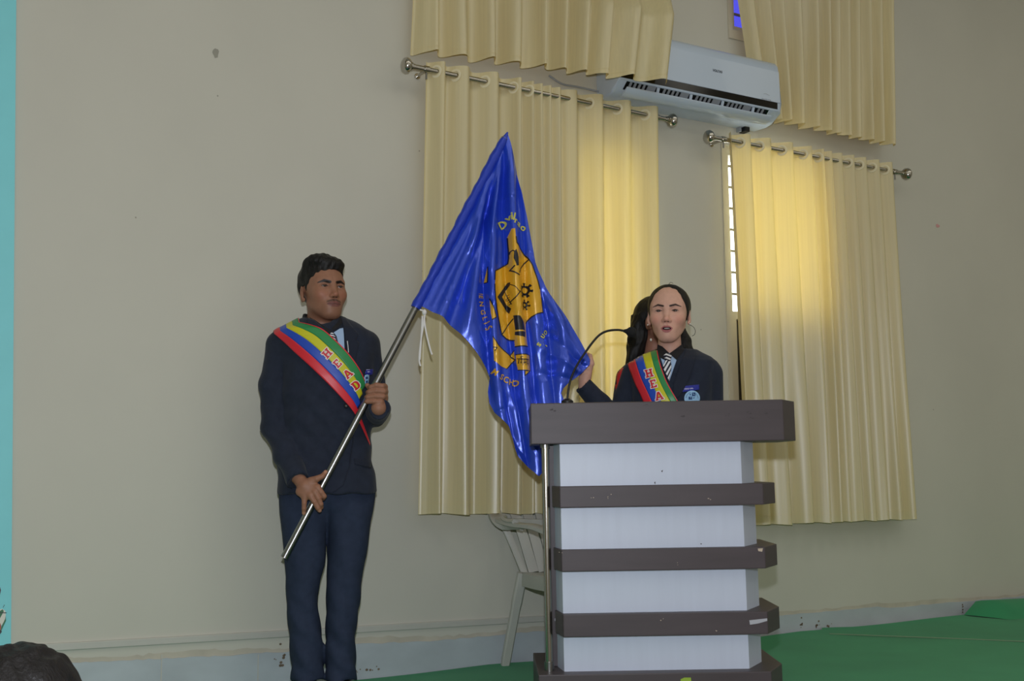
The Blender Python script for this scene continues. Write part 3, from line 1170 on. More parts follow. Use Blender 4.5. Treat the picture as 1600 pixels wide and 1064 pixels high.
def plastic_chair(loc, rot, label):
    root = empty('plastic_chair', loc, rot)
    tag(root, label, 'chair')
    m = M['chair']
    # seat: dished panel with rounded front
    bm = bmesh.new()
    vs = []
    for j in range(13):
        for i in range(13):
            x = -0.225 + 0.45 * i / 12
            y = -0.24 + 0.44 * j / 12
            x *= 1 - 0.10 * (j / 12)
            z = 0.425 - 0.018 * (1 - (2 * i / 12 - 1) ** 2) * (0.4 + 0.6 * math.sin(math.pi * min(1, j / 12 + 0.1))) - 0.012 * (j / 12) - (0.03 * (1 - j / 2) ** 2 if j < 2 else 0)
            vs.append(bm.verts.new((x, y, z)))
    for j in range(12):
        for i in range(12):
            a = j * 13 + i
            bm.faces.new((vs[a], vs[a + 1], vs[a + 14], vs[a + 13]))
    seat = bmobj('seat', bm, m, root, True)
    md = seat.modifiers.new('thickness', 'SOLIDIFY')
    md.thickness = 0.012
    for s in (-1, 1):
        bm = bmesh.new()
        rect_bar(bm, [Vector((s * 0.225, -0.24, 0.395)), Vector((s * 0.215, 0.0, 0.385)), Vector((s * 0.2, 0.2, 0.38))], 0.012, 0.055, Vector((0, 0, 1)))
        bmobj('seat_rail', bm, m, root, True)
    bm = bmesh.new()
    rect_bar(bm, [Vector((-0.2, 0.2, 0.375)), Vector((0.2, 0.2, 0.375))], 0.012, 0.04, Vector((0, 0, 1)))
    bmobj('seat_rail', bm, m, root, True)
    # legs
    for s in (-1, 1):
        for pts, nm in (([Vector((s * 0.218, -0.22, 0.62)), Vector((s * 0.222, -0.235, 0.4)), Vector((s * 0.245, -0.27, 0.0))], 'leg'),
                        ([Vector((s * 0.2, 0.19, 0.41)), Vector((s * 0.222, 0.225, 0.25)), Vector((s * 0.25, 0.285, 0.0))], 'leg')):
            bm = bmesh.new()
            rect_bar(bm, smooth_path(pts, 6), [0.045] * 6 + [0.04] * 6 + [0.034], 0.03, Vector((0, 1, 0.0)))
            bmobj(nm, bm, m, root, True)
        bm = bmesh.new()
        # armrest: flat band from the front post round into the back
        rect_bar(bm, smooth_path([Vector((s * 0.235, -0.25, 0.60)), Vector((s * 0.265, -0.12, 0.625)), Vector((s * 0.287, 0.04, 0.628)), Vector((s * 0.3, 0.2, 0.64))], 8), 0.052, 0.022, Vector((0, 0, 1)))
        bmobj('armrest', bm, m, root, True)
    # back: broad rim arching from arm to arm, with slats down to the seat
    half = [(0.285, 0.02, 0.628), (0.298, 0.16, 0.634), (0.302, 0.26, 0.668), (0.275, 0.335, 0.735), (0.19, 0.375, 0.785)]
    rim = smooth_path([Vector((-a, b, c)) for a, b, c in half] + [Vector((0, 0.39, 0.80))] + [Vector((a, b, c)) for a, b, c in half[::-1]], 7)
    bm = bmesh.new()
    rect_bar(bm, rim, 0.066, 0.022, Vector((0, 1, 0.15)))
    back = bmobj('back_rim', bm, m, root, True)
    for k in range(7):
        f = (k - 3) / 3
        top = Vector((f * 0.21, 0.378 - 0.03 * f * f, 0.785 - 0.045 * f * f))
        mid = Vector((f * 0.175, 0.29 - 0.015 * f * f, 0.6))
        bot = Vector((f * 0.145, 0.195, 0.41))
        bm = bmesh.new()
        rect_bar(bm, smooth_path([top, mid, bot], 5), [0.034 + 0.012 * min(1, q / 4) for q in range(11)], 0.009, Vector((0, 1, 0.15)))
        bmobj('slat', bm, m, root, True)
    for s in (-1, 1):
        bm = bmesh.new()
        rect_bar(bm, smooth_path([Vector((s * 0.285, 0.31, 0.70)), Vector((s * 0.225, 0.27, 0.55)), Vector((s * 0.185, 0.195, 0.40))], 5), 0.03, 0.016, Vector((0, 1, 0.15)))
        bmobj('back_post', bm, m, root, True)
    bm = bmesh.new()
    rect_bar(bm, smooth_path([Vector((-0.298, 0.20, 0.636)), Vector((-0.22, 0.27, 0.624)), Vector((0, 0.295, 0.615)), Vector((0.22, 0.27, 0.624)), Vector((0.298, 0.20, 0.636))], 5), 0.04, 0.014, Vector((0, 1, 0.15)))
    bmobj('cross_band', bm, m, root, True)
    return root


ch_rot = math.radians(21)
d = ray(789, 1042)
foot = CAMP + d * (-CAM_H / d.z)
Rm = Matrix.Rotation(ch_rot, 3, 'Z')
org = foot - Rm @ Vector((-0.25, 0.285, 0))
plastic_chair((org.x, org.y, 0.005), ch_rot, 'grey cream moulded plastic armchair standing against the wall behind the podium')

# ================================================================== PODIUM
ZP = 3.75
TILT = -0.008
pc = at_depth(1025, 1100, ZP)
pod = empty('podium', (pc.x, ZP, 0))
pod.rotation_euler = (0, TILT, 0)
tag(pod, 'dark brown and white stepped lectern with three shelf bands and a thick top', 'podium')


def px_x(px, py, y=ZP):
    return at_depth(px, py, y).x - pc.x


def px_z(px, py, y=ZP):
    p = at_depth(px, py, y)
    return p.z + (p.x - pc.x) * math.tan(TILT) * 1.0


def prism_pod(name, poly, z0, z1, m, bevel=0.003):
    bm = bmesh.new()
    add_prism(bm, poly, z0, z1)
    if bevel:
        bmesh.ops.bevel(bm, geom=bm.edges[:], offset=bevel, segments=2, affect='EDGES', profile=0.6)
    return bmobj(name, bm, m, pod)


za, zb = px_z(1030, 691), px_z(1030, 627)
xa, xb = px_x(833, 660), px_x(1228, 655)
SLAB_T = zb
prism_pod('top', [(xa, 0), (xb, 0), (xb + 0.075, 0.14), (xb + 0.075, 0.40), (xa, 0.40)], za, zb, M['laminate'])
xl, xr = px_x(880, 870, ZP + 0.035), px_x(1166, 870, ZP + 0.035)
prism_pod('core', [(xl, 0.035), (xr, 0.035), (xr + 0.07, 0.16), (xr + 0.07, 0.37), (xl - 0.018, 0.37), (xl - 0.018, 0.13)], 0.06, za - 0.0005, M['podium_white'], 0.001)
zb0 = px_z(1030, 1050)
shelf_front = None
for (y0, y1, pl, pr) in ((757.5, 791, 877.5, 1195.5), (857, 891, 879.5, 1198), (958, 993.5, 881.5, 1201)):
    a, b = px_x(pl, (y0 + y1) / 2), px_x(pr, (y0 + y1) / 2)
    s = prism_pod('shelf_band', [(a, 0), (b, 0), (b + 0.07, 0.125), (b + 0.07, 0.385), (a - 0.022, 0.385), (a - 0.022, 0.10)], px_z(1035, y1), px_z(1035, y0), M['laminate'])
    shelf_front = (a, b, px_z(1035, y1), px_z(1035, y0))
a, b = px_x(842, 1060), px_x(1204, 1060)
prism_pod('plinth', [(a, -0.02), (b, -0.02), (b + 0.07, 0.12), (b + 0.07, 0.42), (a - 0.01, 0.42)], 0.004, zb0, M['laminate'])
bx0, bx1 = px_x(863, 900, ZP + 0.13), px_x(881, 900, ZP + 0.13)
boxobj('side_board', ((bx0 + bx1) / 2, 0.25, (zb0 + za) / 2), (bx1 - bx0, 0.24, za - zb0 - 0.001), M['laminate'], pod, 0.002)
# chrome post at the front left corner
pxp = px_x(857, 870, ZP + 0.06)
tube('post', [(pxp, 0.06, zb0), (pxp, 0.06, za)], 0.0125, M['chrome'], pod, 18)
tube('post_socket', [(pxp, 0.06, zb0), (pxp, 0.06, zb0 + 0.03)], 0.017, M['steel'], pod, 18)
tube('post_socket', [(pxp, 0.06, za - 0.012), (pxp, 0.06, za)], 0.017, M['steel'], pod, 18)
# scuffs, chips and tape
a, b, z0, z1 = shelf_front


def pod_patch(name, polys, m, y=-0.0012, dep=ZP):
    sh = polys2d([[(px_x(p, q, dep), px_z(p, q, dep)) for p, q in poly] for poly in polys])
    return drape(name, sh, lambda v: np.array([(s, y, t) for s, t in v]), m, pod, 0.2)


pod_patch('tape', [[(1172, 969), (1200, 966), (1200, 970), (1186, 974), (1173, 976)]], M['tape'])
pod_patch('tape', [[(868, 966), (880, 967.5), (880, 972), (876, 971), (868, 970)]], M['tape'], 0.128, ZP + 0.128)
rndp = random.Random(4)
chips = []
for (cx, cy, n_, s_) in ((952, 775, 5, 6), (926, 779, 2, 4), (1112, 781, 3, 4), (1035, 969, 2, 5), (1118, 987, 2, 4), (1062, 880, 2, 3), (878, 863, 2, 3)):
    for _ in range(n_):
        x, y = cx + rndp.gauss(0, s_ * 0.6), cy + rndp.gauss(0, s_ * 0.5)
        r = rndp.uniform(0.5, 1.1)
        chips.append([(x - r, y), (x, y + r), (x + r * 1.2, y), (x, y - r * 0.8)])
o = pod_patch('chips', chips, M['chip'])
o['kind'] = 'stuff'
pod_patch('chipped_corner', [[(1186, 857), (1194, 856.5), (1193, 862), (1187, 861)]], M['chip'])
M['sticker'] = mat('yellow_green_sticker', (150, 180, 50), 0.5)
pod_patch('sticker', [[(1064, 1061), (1070, 1058.5), (1080, 1058.5), (1081, 1066), (1064, 1066)]], M['sticker'], -0.0212, ZP - 0.02)
M['scuff'] = mat('dark_scuff', (62, 54, 56), 0.6)
sc = []
for (cx, cy) in ((1141, 647), (1178, 653), (1203, 650), (1178, 641), (1070, 650), (1012, 632), (868, 640)):
    for _ in range(3):
        x, y = cx + rndp.gauss(0, 3), cy + rndp.gauss(0, 2)
        r = rndp.uniform(0.8, 2.2)
        sc.append([(x - r * 1.4, y), (x - r * 0.5, y + r * 0.7), (x + r * 1.3, y + r * 0.2), (x + r * 0.4, y - r * 0.7)])
o = pod_patch('scuffs', sc, M['scuff'])
o['kind'] = 'stuff'
o = pod_patch('scuffs', [[(1036, 736), (1039, 734), (1038, 738)], [(1096, 849), (1099, 849), (1098, 851)], [(1025, 754), (1027, 752), (1027, 757)]], M['scuff'], 0.0338, ZP + 0.034)
o['kind'] = 'stuff'

# gooseneck microphone standing on the podium top
mb = at_depth(885, 629, ZP + 0.10)
zt_pod = None
mic = empty('microphone', (mb.x, ZP + 0.10, SLAB_T - (mb.x - pc.x) * math.tan(TILT) + 0.0005))
tag(mic, 'black gooseneck microphone curving up from the left of the podium top', 'microphone')
neck = [at_depth(px, py, ZP + 0.10 + k) - mic.location for px, py, k in ((886.5, 632, 0), (887.5, 614, 0), (892, 592, 0.005), (902, 570, 0.015), (917, 547, 0.03), (930, 530, 0.04), (940, 521, 0.05), (952, 516.5, 0.06), (966, 515.5, 0.07), (975, 517, 0.075))]
neck[0].z = 0.0
tube('gooseneck', smooth_path(neck, 5), 0.0042, M['black'], mic, 10)
tube('base', [(neck[0].x, 0, 0), (neck[0].x, 0, 0.012), (neck[0].x, 0, 0.02)], [0.022, 0.021, 0.009], M['black'], mic, 18)
h0, h1 = neck[-1], at_depth(994, 520, ZP + 0.18) - mic.location
dv = (h1 - h0)
tube('microphone_head', [h0 - dv * 0.05, h0 + dv * 0.2, h0 + dv * 0.38, h0 + dv * 0.55, h0 + dv * 0.75, h0 + dv * 0.92, h0 + dv * 1.0], [0.0045, 0.009, 0.0165, 0.0185, 0.0185, 0.014, 0.005], M['mic'], mic, 16)

# ================================================================== FLAG
FA = at_depth(445, 870, 4.0)
FB = at_depth(793, 207, 4.22)
FC = at_depth(918, 572, 4.27)
FN = (FB - FA).cross(FC - FA).normalized()
if FN.y > 0:
    FN = -FN
FLAG = empty('flag', FA)
tag(FLAG, 'royal blue satin school flag with a gold emblem on a steel pole', 'flag')

L_ = [(207, 792), (260, 764), (330, 726), (400, 689), (470, 650), (476, 652), (484, 668), (495, 690), (507, 704), (520, 717), (535, 731), (548, 741), (563, 752), (577, 761), (590, 767), (600, 765), (612, 763), (630, 765), (645, 773), (668, 795), (685, 801), (700, 804), (712, 808), (724, 818), (735, 829), (744, 838)]
R_ = [(207, 793), (222, 797), (240, 801), (300, 816), (360, 827), (410, 836), (425, 842), (445, 851), (460, 859), (478, 872), (495, 884), (515, 896), (535, 908), (552, 917), (562, 922), (569, 922), (578, 914), (588, 903), (600, 886), (607, 879), (615, 876), (624, 880), (634, 883), (660, 874), (690, 862), (710, 856), (730, 849), (740, 843), (744, 839)]
ly, lx = np.array(L_, float).T
ry_, rx_ = np.array(R_, float).T


def ridge(px, py, line, w, amp, y0=None, y1=None, fade=40.0, p=2.0):
    l = np.array(line, float)
    cx = np.interp(py, l[:, 1], l[:, 0])
    ww = w if np.isscalar(w) else np.interp(py, [l[0, 1], l[-1, 1]], w)
    g = amp * np.exp(-(np.abs(px - cx) / ww) ** p)
    y0 = l[0, 1] if y0 is None else y0
    y1 = l[-1, 1] if y1 is None else y1
    return g * np.clip((py - y0) / fade, 0, 1) * np.clip((y1 - py) / fade + 1, 0, 1)


_rf = np.random.RandomState(21)
CREASES = []
for _ in range(150):
    cx_, cy_ = _rf.uniform(655, 915), _rf.uniform(240, 735)
    base_ = math.atan2(cy_ - 215, cx_ - 792)
    a_ = base_ + _rf.normal(0, 0.55)
    CREASES.append((cx_, cy_, math.cos(a_), math.sin(a_), _rf.uniform(8, 30), _rf.uniform(1.4, 3.4), _rf.uniform(-1, 1) * 0.0034))


def flag_depth(px, py):
    d = np.zeros_like(px)
    # central pleat standing proud, with its two deep creases
    c = [(793, 212), (797, 260), (799, 330), (803, 380), (804, 430), (808, 500), (815, 560), (820, 620), (834, 700), (840, 744)]
    d += ridge(px, py, c, (6, 12), 0.032, fade=60, p=3)
    d -= ridge(px, py, [(x - 14 + 6 * (y < 300), y) for x, y in c], (4, 6), 0.018, fade=80, p=1.3)
    d -= ridge(px, py, [(x + 17 - 7 * (y < 300), y) for x, y in c], (4, 8), 0.020, fade=80, p=1.3)
    # left pleat: emblem side folded over the hoist side
    d += ridge(px, py, [(782, 235), (772, 320), (768, 420), (770, 520), (776, 600), (790, 680), (822, 744)], (5, 10), 0.022, fade=70, p=2.6)
    d -= ridge(px, py, [(775, 260), (759, 330), (755, 420), (761, 520), (766, 590)], (5, 6), 0.024, fade=60, p=1.2)
    d += ridge(px, py, [(766, 260), (746, 340), (738, 430), (738, 520), (748, 600)], (6, 12), 0.016, fade=60, p=2.4)
    # rays from the tip into the hoist side
    for (bx, by), a, p in (((664, 480), 0.012, 2.2), ((686, 500), 0.020, 2.4), ((703, 512), -0.016, 1.3), ((720, 530), 0.016, 2.4)):
        d += ridge(px, py, [(786, 235), ((786 + bx) / 2 + 6, (235 + by) / 2), (bx, by)], (3, 11), a, fade=90, p=p)
    # fly side: shallow belly, then the lobe pulled to the hand
    d += ridge(px, py, [(812, 280), (824, 400), (840, 500), (848, 600), (856, 700)], (7, 16), 0.012, fade=60)
    d -= ridge(px, py, [(842, 440), (858, 500), (862, 560), (868, 640)], (5, 9), 0.024, fade=40, p=1.3)
    d += ridge(px, py, [(852, 450), (874, 500), (884, 560), (872, 615), (868, 660)], (6, 15), 0.018, fade=40)
    for x0, y0, x1, y1, a in ((848, 470, 915, 566, 0.007), (856, 520, 912, 572, -0.009), (850, 545, 905, 580, 0.009), (846, 585, 890, 592, -0.008)):
        t = np.clip(((px - x0) * (x1 - x0) + (py - y0) * (y1 - y0)) / ((x1 - x0) ** 2 + (y1 - y0) ** 2), 0, 1)
        dd = np.hypot(px - x0 - t * (x1 - x0), py - y0 - t * (y1 - y0))
        d += a * np.exp(-(dd / (4 + 4 * (1 - t))) ** 1.6)
    # lower tail folds
    d += ridge(px, py, [(800, 600), (812, 660), (826, 744)], (7, 7), 0.013, fade=40)
    d -= ridge(px, py, [(788, 610), (798, 660), (816, 744)], (5, 5), 0.014, fade=40, p=1.3)
    # broad slow waves and many small sharp creases
    d += 0.0018 * np.sin(px * 0.10 + py * 0.05 + 2 * np.sin(py * 0.03)) * np.clip((py - 230) / 80, 0, 1)
    for cx_, cy_, ca, sa, ln, wd_, am in CREASES:
        u_ = (px - cx_) * ca + (py - cy_) * sa
        v_ = -(px - cx_) * sa + (py - cy_) * ca + 0.004 * u_ * u_
        m_ = (np.abs(u_) < 2.2 * ln) & (np.abs(v_) < 5 * wd_)
        if m_.any():
            d[m_] += am * np.exp(-(u_[m_] / ln) ** 2) * np.exp(-np.abs(v_[m_] / wd_) ** 1.5)
    return d


FNn = np.array(FN)
CPn = np.array(CAMP)
FAn = np.array(FA)


def rays_np(v):
    v = np.asarray(v, float)
    return np.array(_F) + np.outer((v[:, 0] - 800) / FPX, np.array(_R)) + np.outer((532 - v[:, 1]) / FPX, np.array(_U))


def flag_fn(lift):
    def fn(v):
        v = np.asarray(v, float)
        D = rays_np(v)
        t = ((FAn - CPn) @ FNn) / (D @ FNn)
        P = CPn + D * t[:, None] + np.outer(flag_depth(v[:, 0], v[:, 1]) + lift, FNn)
        # behind the podium top the cloth hangs a little further back
        return P - FAn
    return fn


ys = np.linspace(207.5, 743.8, 330)
ns = 190
S = np.linspace(0, 1, ns)
PX, PY = [], []
for y in ys:
    a, b = np.interp(y, ly, lx), np.interp(y, ry_, rx_)
    PX.append(a + (b - a) * S)
    PY.append(np.full(ns, y))
px, py = np.concatenate(PX), np.concatenate(PY)
P = flag_fn(0.0)(np.stack([px, py], 1))
i, j = np.meshgrid(np.arange(len(ys) - 1), np.arange(ns - 1), indexing='ij')
a = (i * ns + j).ravel()
cloth = npmesh('cloth', P, np.stack([a, a + ns, a + ns + 1, a + 1], 1), M['flag'], FLAG)
md = cloth.modifiers.new('thickness', 'SOLIDIFY')
md.thickness = 0.0012
md.offset = 1 if True else 0

pole_dir = (FB - FA)
pole = tube('pole', [Vector((0, 0, 0)), pole_dir * 0.985], 0.0135, M['steel'], FLAG, 20)
tube('pole_cap', [pole_dir.normalized() * -0.004, pole_dir.normalized() * 0.012], 0.0142, M['steel'], FLAG, 20)
# sleeve of the flag around the pole
sl = []
sr = []
p0 = at_depth(649, 475, 4.0)
t0 = ((p0.x / p0.y) * FA.y - FA.x) / (pole_dir.x - (p0.x / p0.y) * pole_dir.y)
for k in range(41):
    t = t0 + (1.0 - t0) * k / 40
    sl.append(pole_dir * t + FN * 0.002)
    sr.append((0.0185 + 0.0018 * math.sin(k * 1.7) + 0.0012 * math.sin(k * 0.6 + 1)) * (1 if k < 38 else (0.8, 0.5, 0.2)[k - 38]))
tube('pole_sleeve', sl, sr, M['flag_dark'], FLAG, 18)

# white tie cord below the sleeve
kn = at_depth(663, 488, 4.085) - FA
for path in ([(656, 484), (663, 488), (662, 505), (658, 530), (655, 560), (657, 572)], [(664, 490), (663, 500), (666, 520), (672, 545), (675, 554)], [(660, 494), (659, 515), (657, 545), (656, 562)]):
    tube('tie_cord', smooth_path([at_depth(a, b, 4.085) - FA for a, b in path], 5), 0.0035, M['cord'], FLAG, 7)
ball('cord_knot', kn, 0.009, M['cord'], FLAG, (1, 1, 1.3), 12)


def z3(*p):
    return [(740 + x / 7.6, 320 + y / 7.6) for x, y in p]


def z4(*p):
    return [(730 + x / 5.911, 440 + y / 5.911) for x, y in p]


shield = z3((430, 305), (470, 303), (478, 390), (492, 470), (530, 505), (560, 540), (610, 595), (640, 640), (690, 720), (740, 850), (785, 1000)) + z4((682, 150), (700, 285), (640, 300), (590, 328), (560, 360), (545, 385), (540, 430), (545, 520), (555, 600), (500, 606), (435, 603), (430, 548), (360, 525), (320, 490), (300, 400), (270, 260), (252, 150), (246, 30)) + z3((245, 900), (250, 792), (330, 745), (405, 700), (412, 640), (405, 560), (395, 400))
shield[-9], shield[-8]
lift0 = 0.0034


def fl_print(name, polys, m, lift=lift0, ml=1.7):
    return [drape(name, polys2d([q]), flag_fn(lift), m, cloth, ml) for q in polys]


fl_print('shield', [shield], M['gold'])
fl_print('ribbon', [z4((200, 165), (232, 240), (262, 335), (222, 355), (210, 300)), z3((160, 745), (163, 830), (162, 920), (130, 920)), z4((228, 515), (270, 580), (340, 640), (405, 690), (440, 725), (365, 805), (300, 780), (240, 735)), z4((432, 640), (436, 690), (440, 720), (402, 690)), z4((443, 680), (575, 680), (580, 825), (460, 820), (450, 760)), z4((515, 832), (572, 828), (545, 850), (515, 875)), z3((45, 1064), (120, 1050), (118, 1064))], M['gold'])
ink = []
for path, w in ((z3((482, 400), (492, 470), (560, 540), (640, 640), (690, 720), (740, 850), (785, 1000)), 1.3), (z4((682, 150), (702, 285)), 1.2), (z4((702, 285), (640, 300), (590, 328), (560, 360), (545, 385)), 1.2), (z3((398, 400), (410, 560), (412, 640), (405, 700), (330, 745), (250, 792), (243, 900)), 1.2), (z4((246, 30), (252, 150), (270, 260), (300, 400), (320, 490), (360, 525), (430, 548)), 1.2), (z4((436, 605), (555, 602)), 1.2),
                (z4((480, 95), (440, 145), (398, 188)), 1.2), (z4((355, 92), (378, 150), (402, 212)), 0.9), (z4((415, 350), (370, 420), (322, 488)), 1.2), (z3((415, 600), (425, 568), (445, 558), (465, 570)), 1.1), (z3((465, 740), (420, 790), (470, 822), (525, 850)), 1.4), (z3((650, 655), (600, 700), (550, 765), (530, 815)), 1.4), (z3((462, 570), (470, 640), (490, 740)), 0.8), (z4((390, 30), (430, 60), (470, 105)), 0.8),
                (z4((262, 335), (222, 357)), 1.0), (z4((200, 165), (232, 240), (262, 335)), 1.0), (z4((228, 512), (270, 578), (340, 638), (405, 688), (440, 722)), 1.0), (z4((365, 806), (440, 726)), 1.0), (z4((443, 679), (576, 679), (581, 826), (515, 832), (515, 876), (575, 828)), 1.0), (z4((460, 822), (515, 829)), 0.9), (z4((432, 638), (400, 690), (440, 722)), 0.9), (z3((162, 740), (164, 830), (162, 922), (130, 922)), 0.9),
                (z4((234, 610), (268, 616)), 1.0), (z4((266, 616), (246, 642)), 1.0)):
    ink += stroke2d(path, w * 1.35)
# chevron, cap, leaf
ink += [z4((375, 10), (392, 12), (388, 42), (355, 90), (322, 142)), z4((375, 10), (322, 142), (275, 145)), z4((322, 142), (362, 200), (402, 252), (390, 296), (335, 228), (275, 145))]
ink += [z4((415, 320), (470, 326), (510, 380), (527, 455), (432, 455)), z4((430, 470), (530, 468), (522, 520), (470, 512), (430, 500))]
ink += [z3((460, 572), (485, 545), (505, 600), (512, 640), (515, 740), (490, 738), (470, 690), (455, 650))]
for y in (108, 130, 152, 174, 196):
    ink += stroke2d(z4((372 + (y - 108) * 0.15, y + 20), (388 + (y - 108) * 0.1, y + 14)), 0.7)
ink += stroke2d([(730 + (375 + 9 * math.cos(a)) / 5.911, 440 + (165 + 11 * math.sin(a)) / 5.911) for a in [k * 0.7 for k in range(10)]], 0.7)


def gear(cx, cy, r0, r1, rh, nt_, clipx):
    out = []
    n = nt_ * 8
    for k in range(n):
        a0, a1 = 2 * math.pi * k / n, 2 * math.pi * (k + 1) / n
        ro = r1 if (k % 8) in (0, 1, 2) else r0
        pts = [(cx + rr * math.cos(aa), cy + rr * math.sin(aa)) for rr, aa in ((rh, a0), (ro, a0 - 0.02), (ro, a1 + 0.02), (rh, a1))]
        pts = [(max(x, clipx), y) for x, y in pts]
        if len({round(x, 2) for x, _ in pts}) > 1:
            out.append(z4(*pts))
    return out


ink += gear(532, 80, 46, 70, 27, 7, 492)
ink += gear(532, 215, 30, 50, 13, 7, 510)
drape('emblem_lines', polys2d(ink), flag_fn(0.0046), M['ink'], cloth, 2.0)['kind'] = 'stuff'
# Devanagari motto fragment on the right ribbon
bm_ = place2d(text2d('गमय', 0.0), 0, 0, 1)
try:
    vx, fx = text2d('गमय', 0.01)
    w_ = max(v[0] for v in vx) - min(v[0] for v in vx)
    vx = [(v[0] * 14.5 / w_, v[1]) for v in vx]
    hgt = max(v[1] for v in vx) - min(v[1] for v in vx)
    vx = [(x, y * 10.5 / hgt) for x, y in vx]
    ymid = (max(v[1] for v in vx) + min(v[1] for v in vx)) / 2
    sh = ([(817.3 + x, 567.2 - (y - ymid)) for x, y in vx], fx)
    drape('motto', sh, flag_fn(0.0055), M['ink'], cloth, 2.0)['kind'] = 'stuff'
    drape('motto', polys2d(stroke2d([(812.5, 562), (810.5, 559.5), (812, 557.8), (814, 558.8)], 1.0) + stroke2d([(806.5, 561.5), (811, 562)], 1.0) + stroke2d([(808.5, 562), (808, 569)], 1.0)), flag_fn(0.0055), M['ink'], cloth, 2.0)['kind'] = 'stuff'
except Exception as ex:
    print('motto', ex)
# lettering round the emblem
for ch, x, y, deg, s in (('D', 345, 232, 33, 11.5), ('v', 398, 165, 22, 9), ('i', 432, 150, 5, 11), ('l', 462, 160, -12, 11), ('r', 488, 205, -18, 9), ('a', 532, 228, -20, 10), ('o', 592, 265, -24, 10)):
    (x_, y_), = z3((x, y))
    drape('lettering', place2d(text2d(ch, 0.035), x_, y_, s * 1.06, deg, 1.08), flag_fn(0.0042), M['name_print'], cloth, 2.0)
for ch, x, y, deg, s in (('E', 130, 142, -86, 8.0), ('N', 136, 205, -80, 8.0), ('G', 150, 280, -74, 8.2), ('L', 168, 338, -70, 8.0), ('I', 183, 378, -68, 8.0), ('S', 199, 428, -62, 8.0), ('M', 252, 838, -36, 8.8), ('S', 316, 882, -28, 9.2), ('C', 358, 905, -18, 9.2), ('H', 408, 928, -10, 9.2), ('O', 444, 938, -4, 9.0)):
    (x_, y_), = z4((x, y))
    drape('lettering', place2d(text2d(ch, 0.03), x_, y_, s * 1.04, deg, 0.92), flag_fn(0.0042), M['gold'], cloth, 2.0)
for ch, x, y, deg, s in (('o', 736, 475, -128, 9.0), ('n', 706, 512, -122, 9.0), ("'", 712, 585, -122, 9.0), ('s', 664, 592, -128, 9.0)):
    (x_, y_), = z4((x, y))
    drape('lettering', place2d(text2d(ch, 0.035), x_, y_, s * 1.06, deg, 1.08), flag_fn(0.0042), M['name_print'], cloth, 2.0)

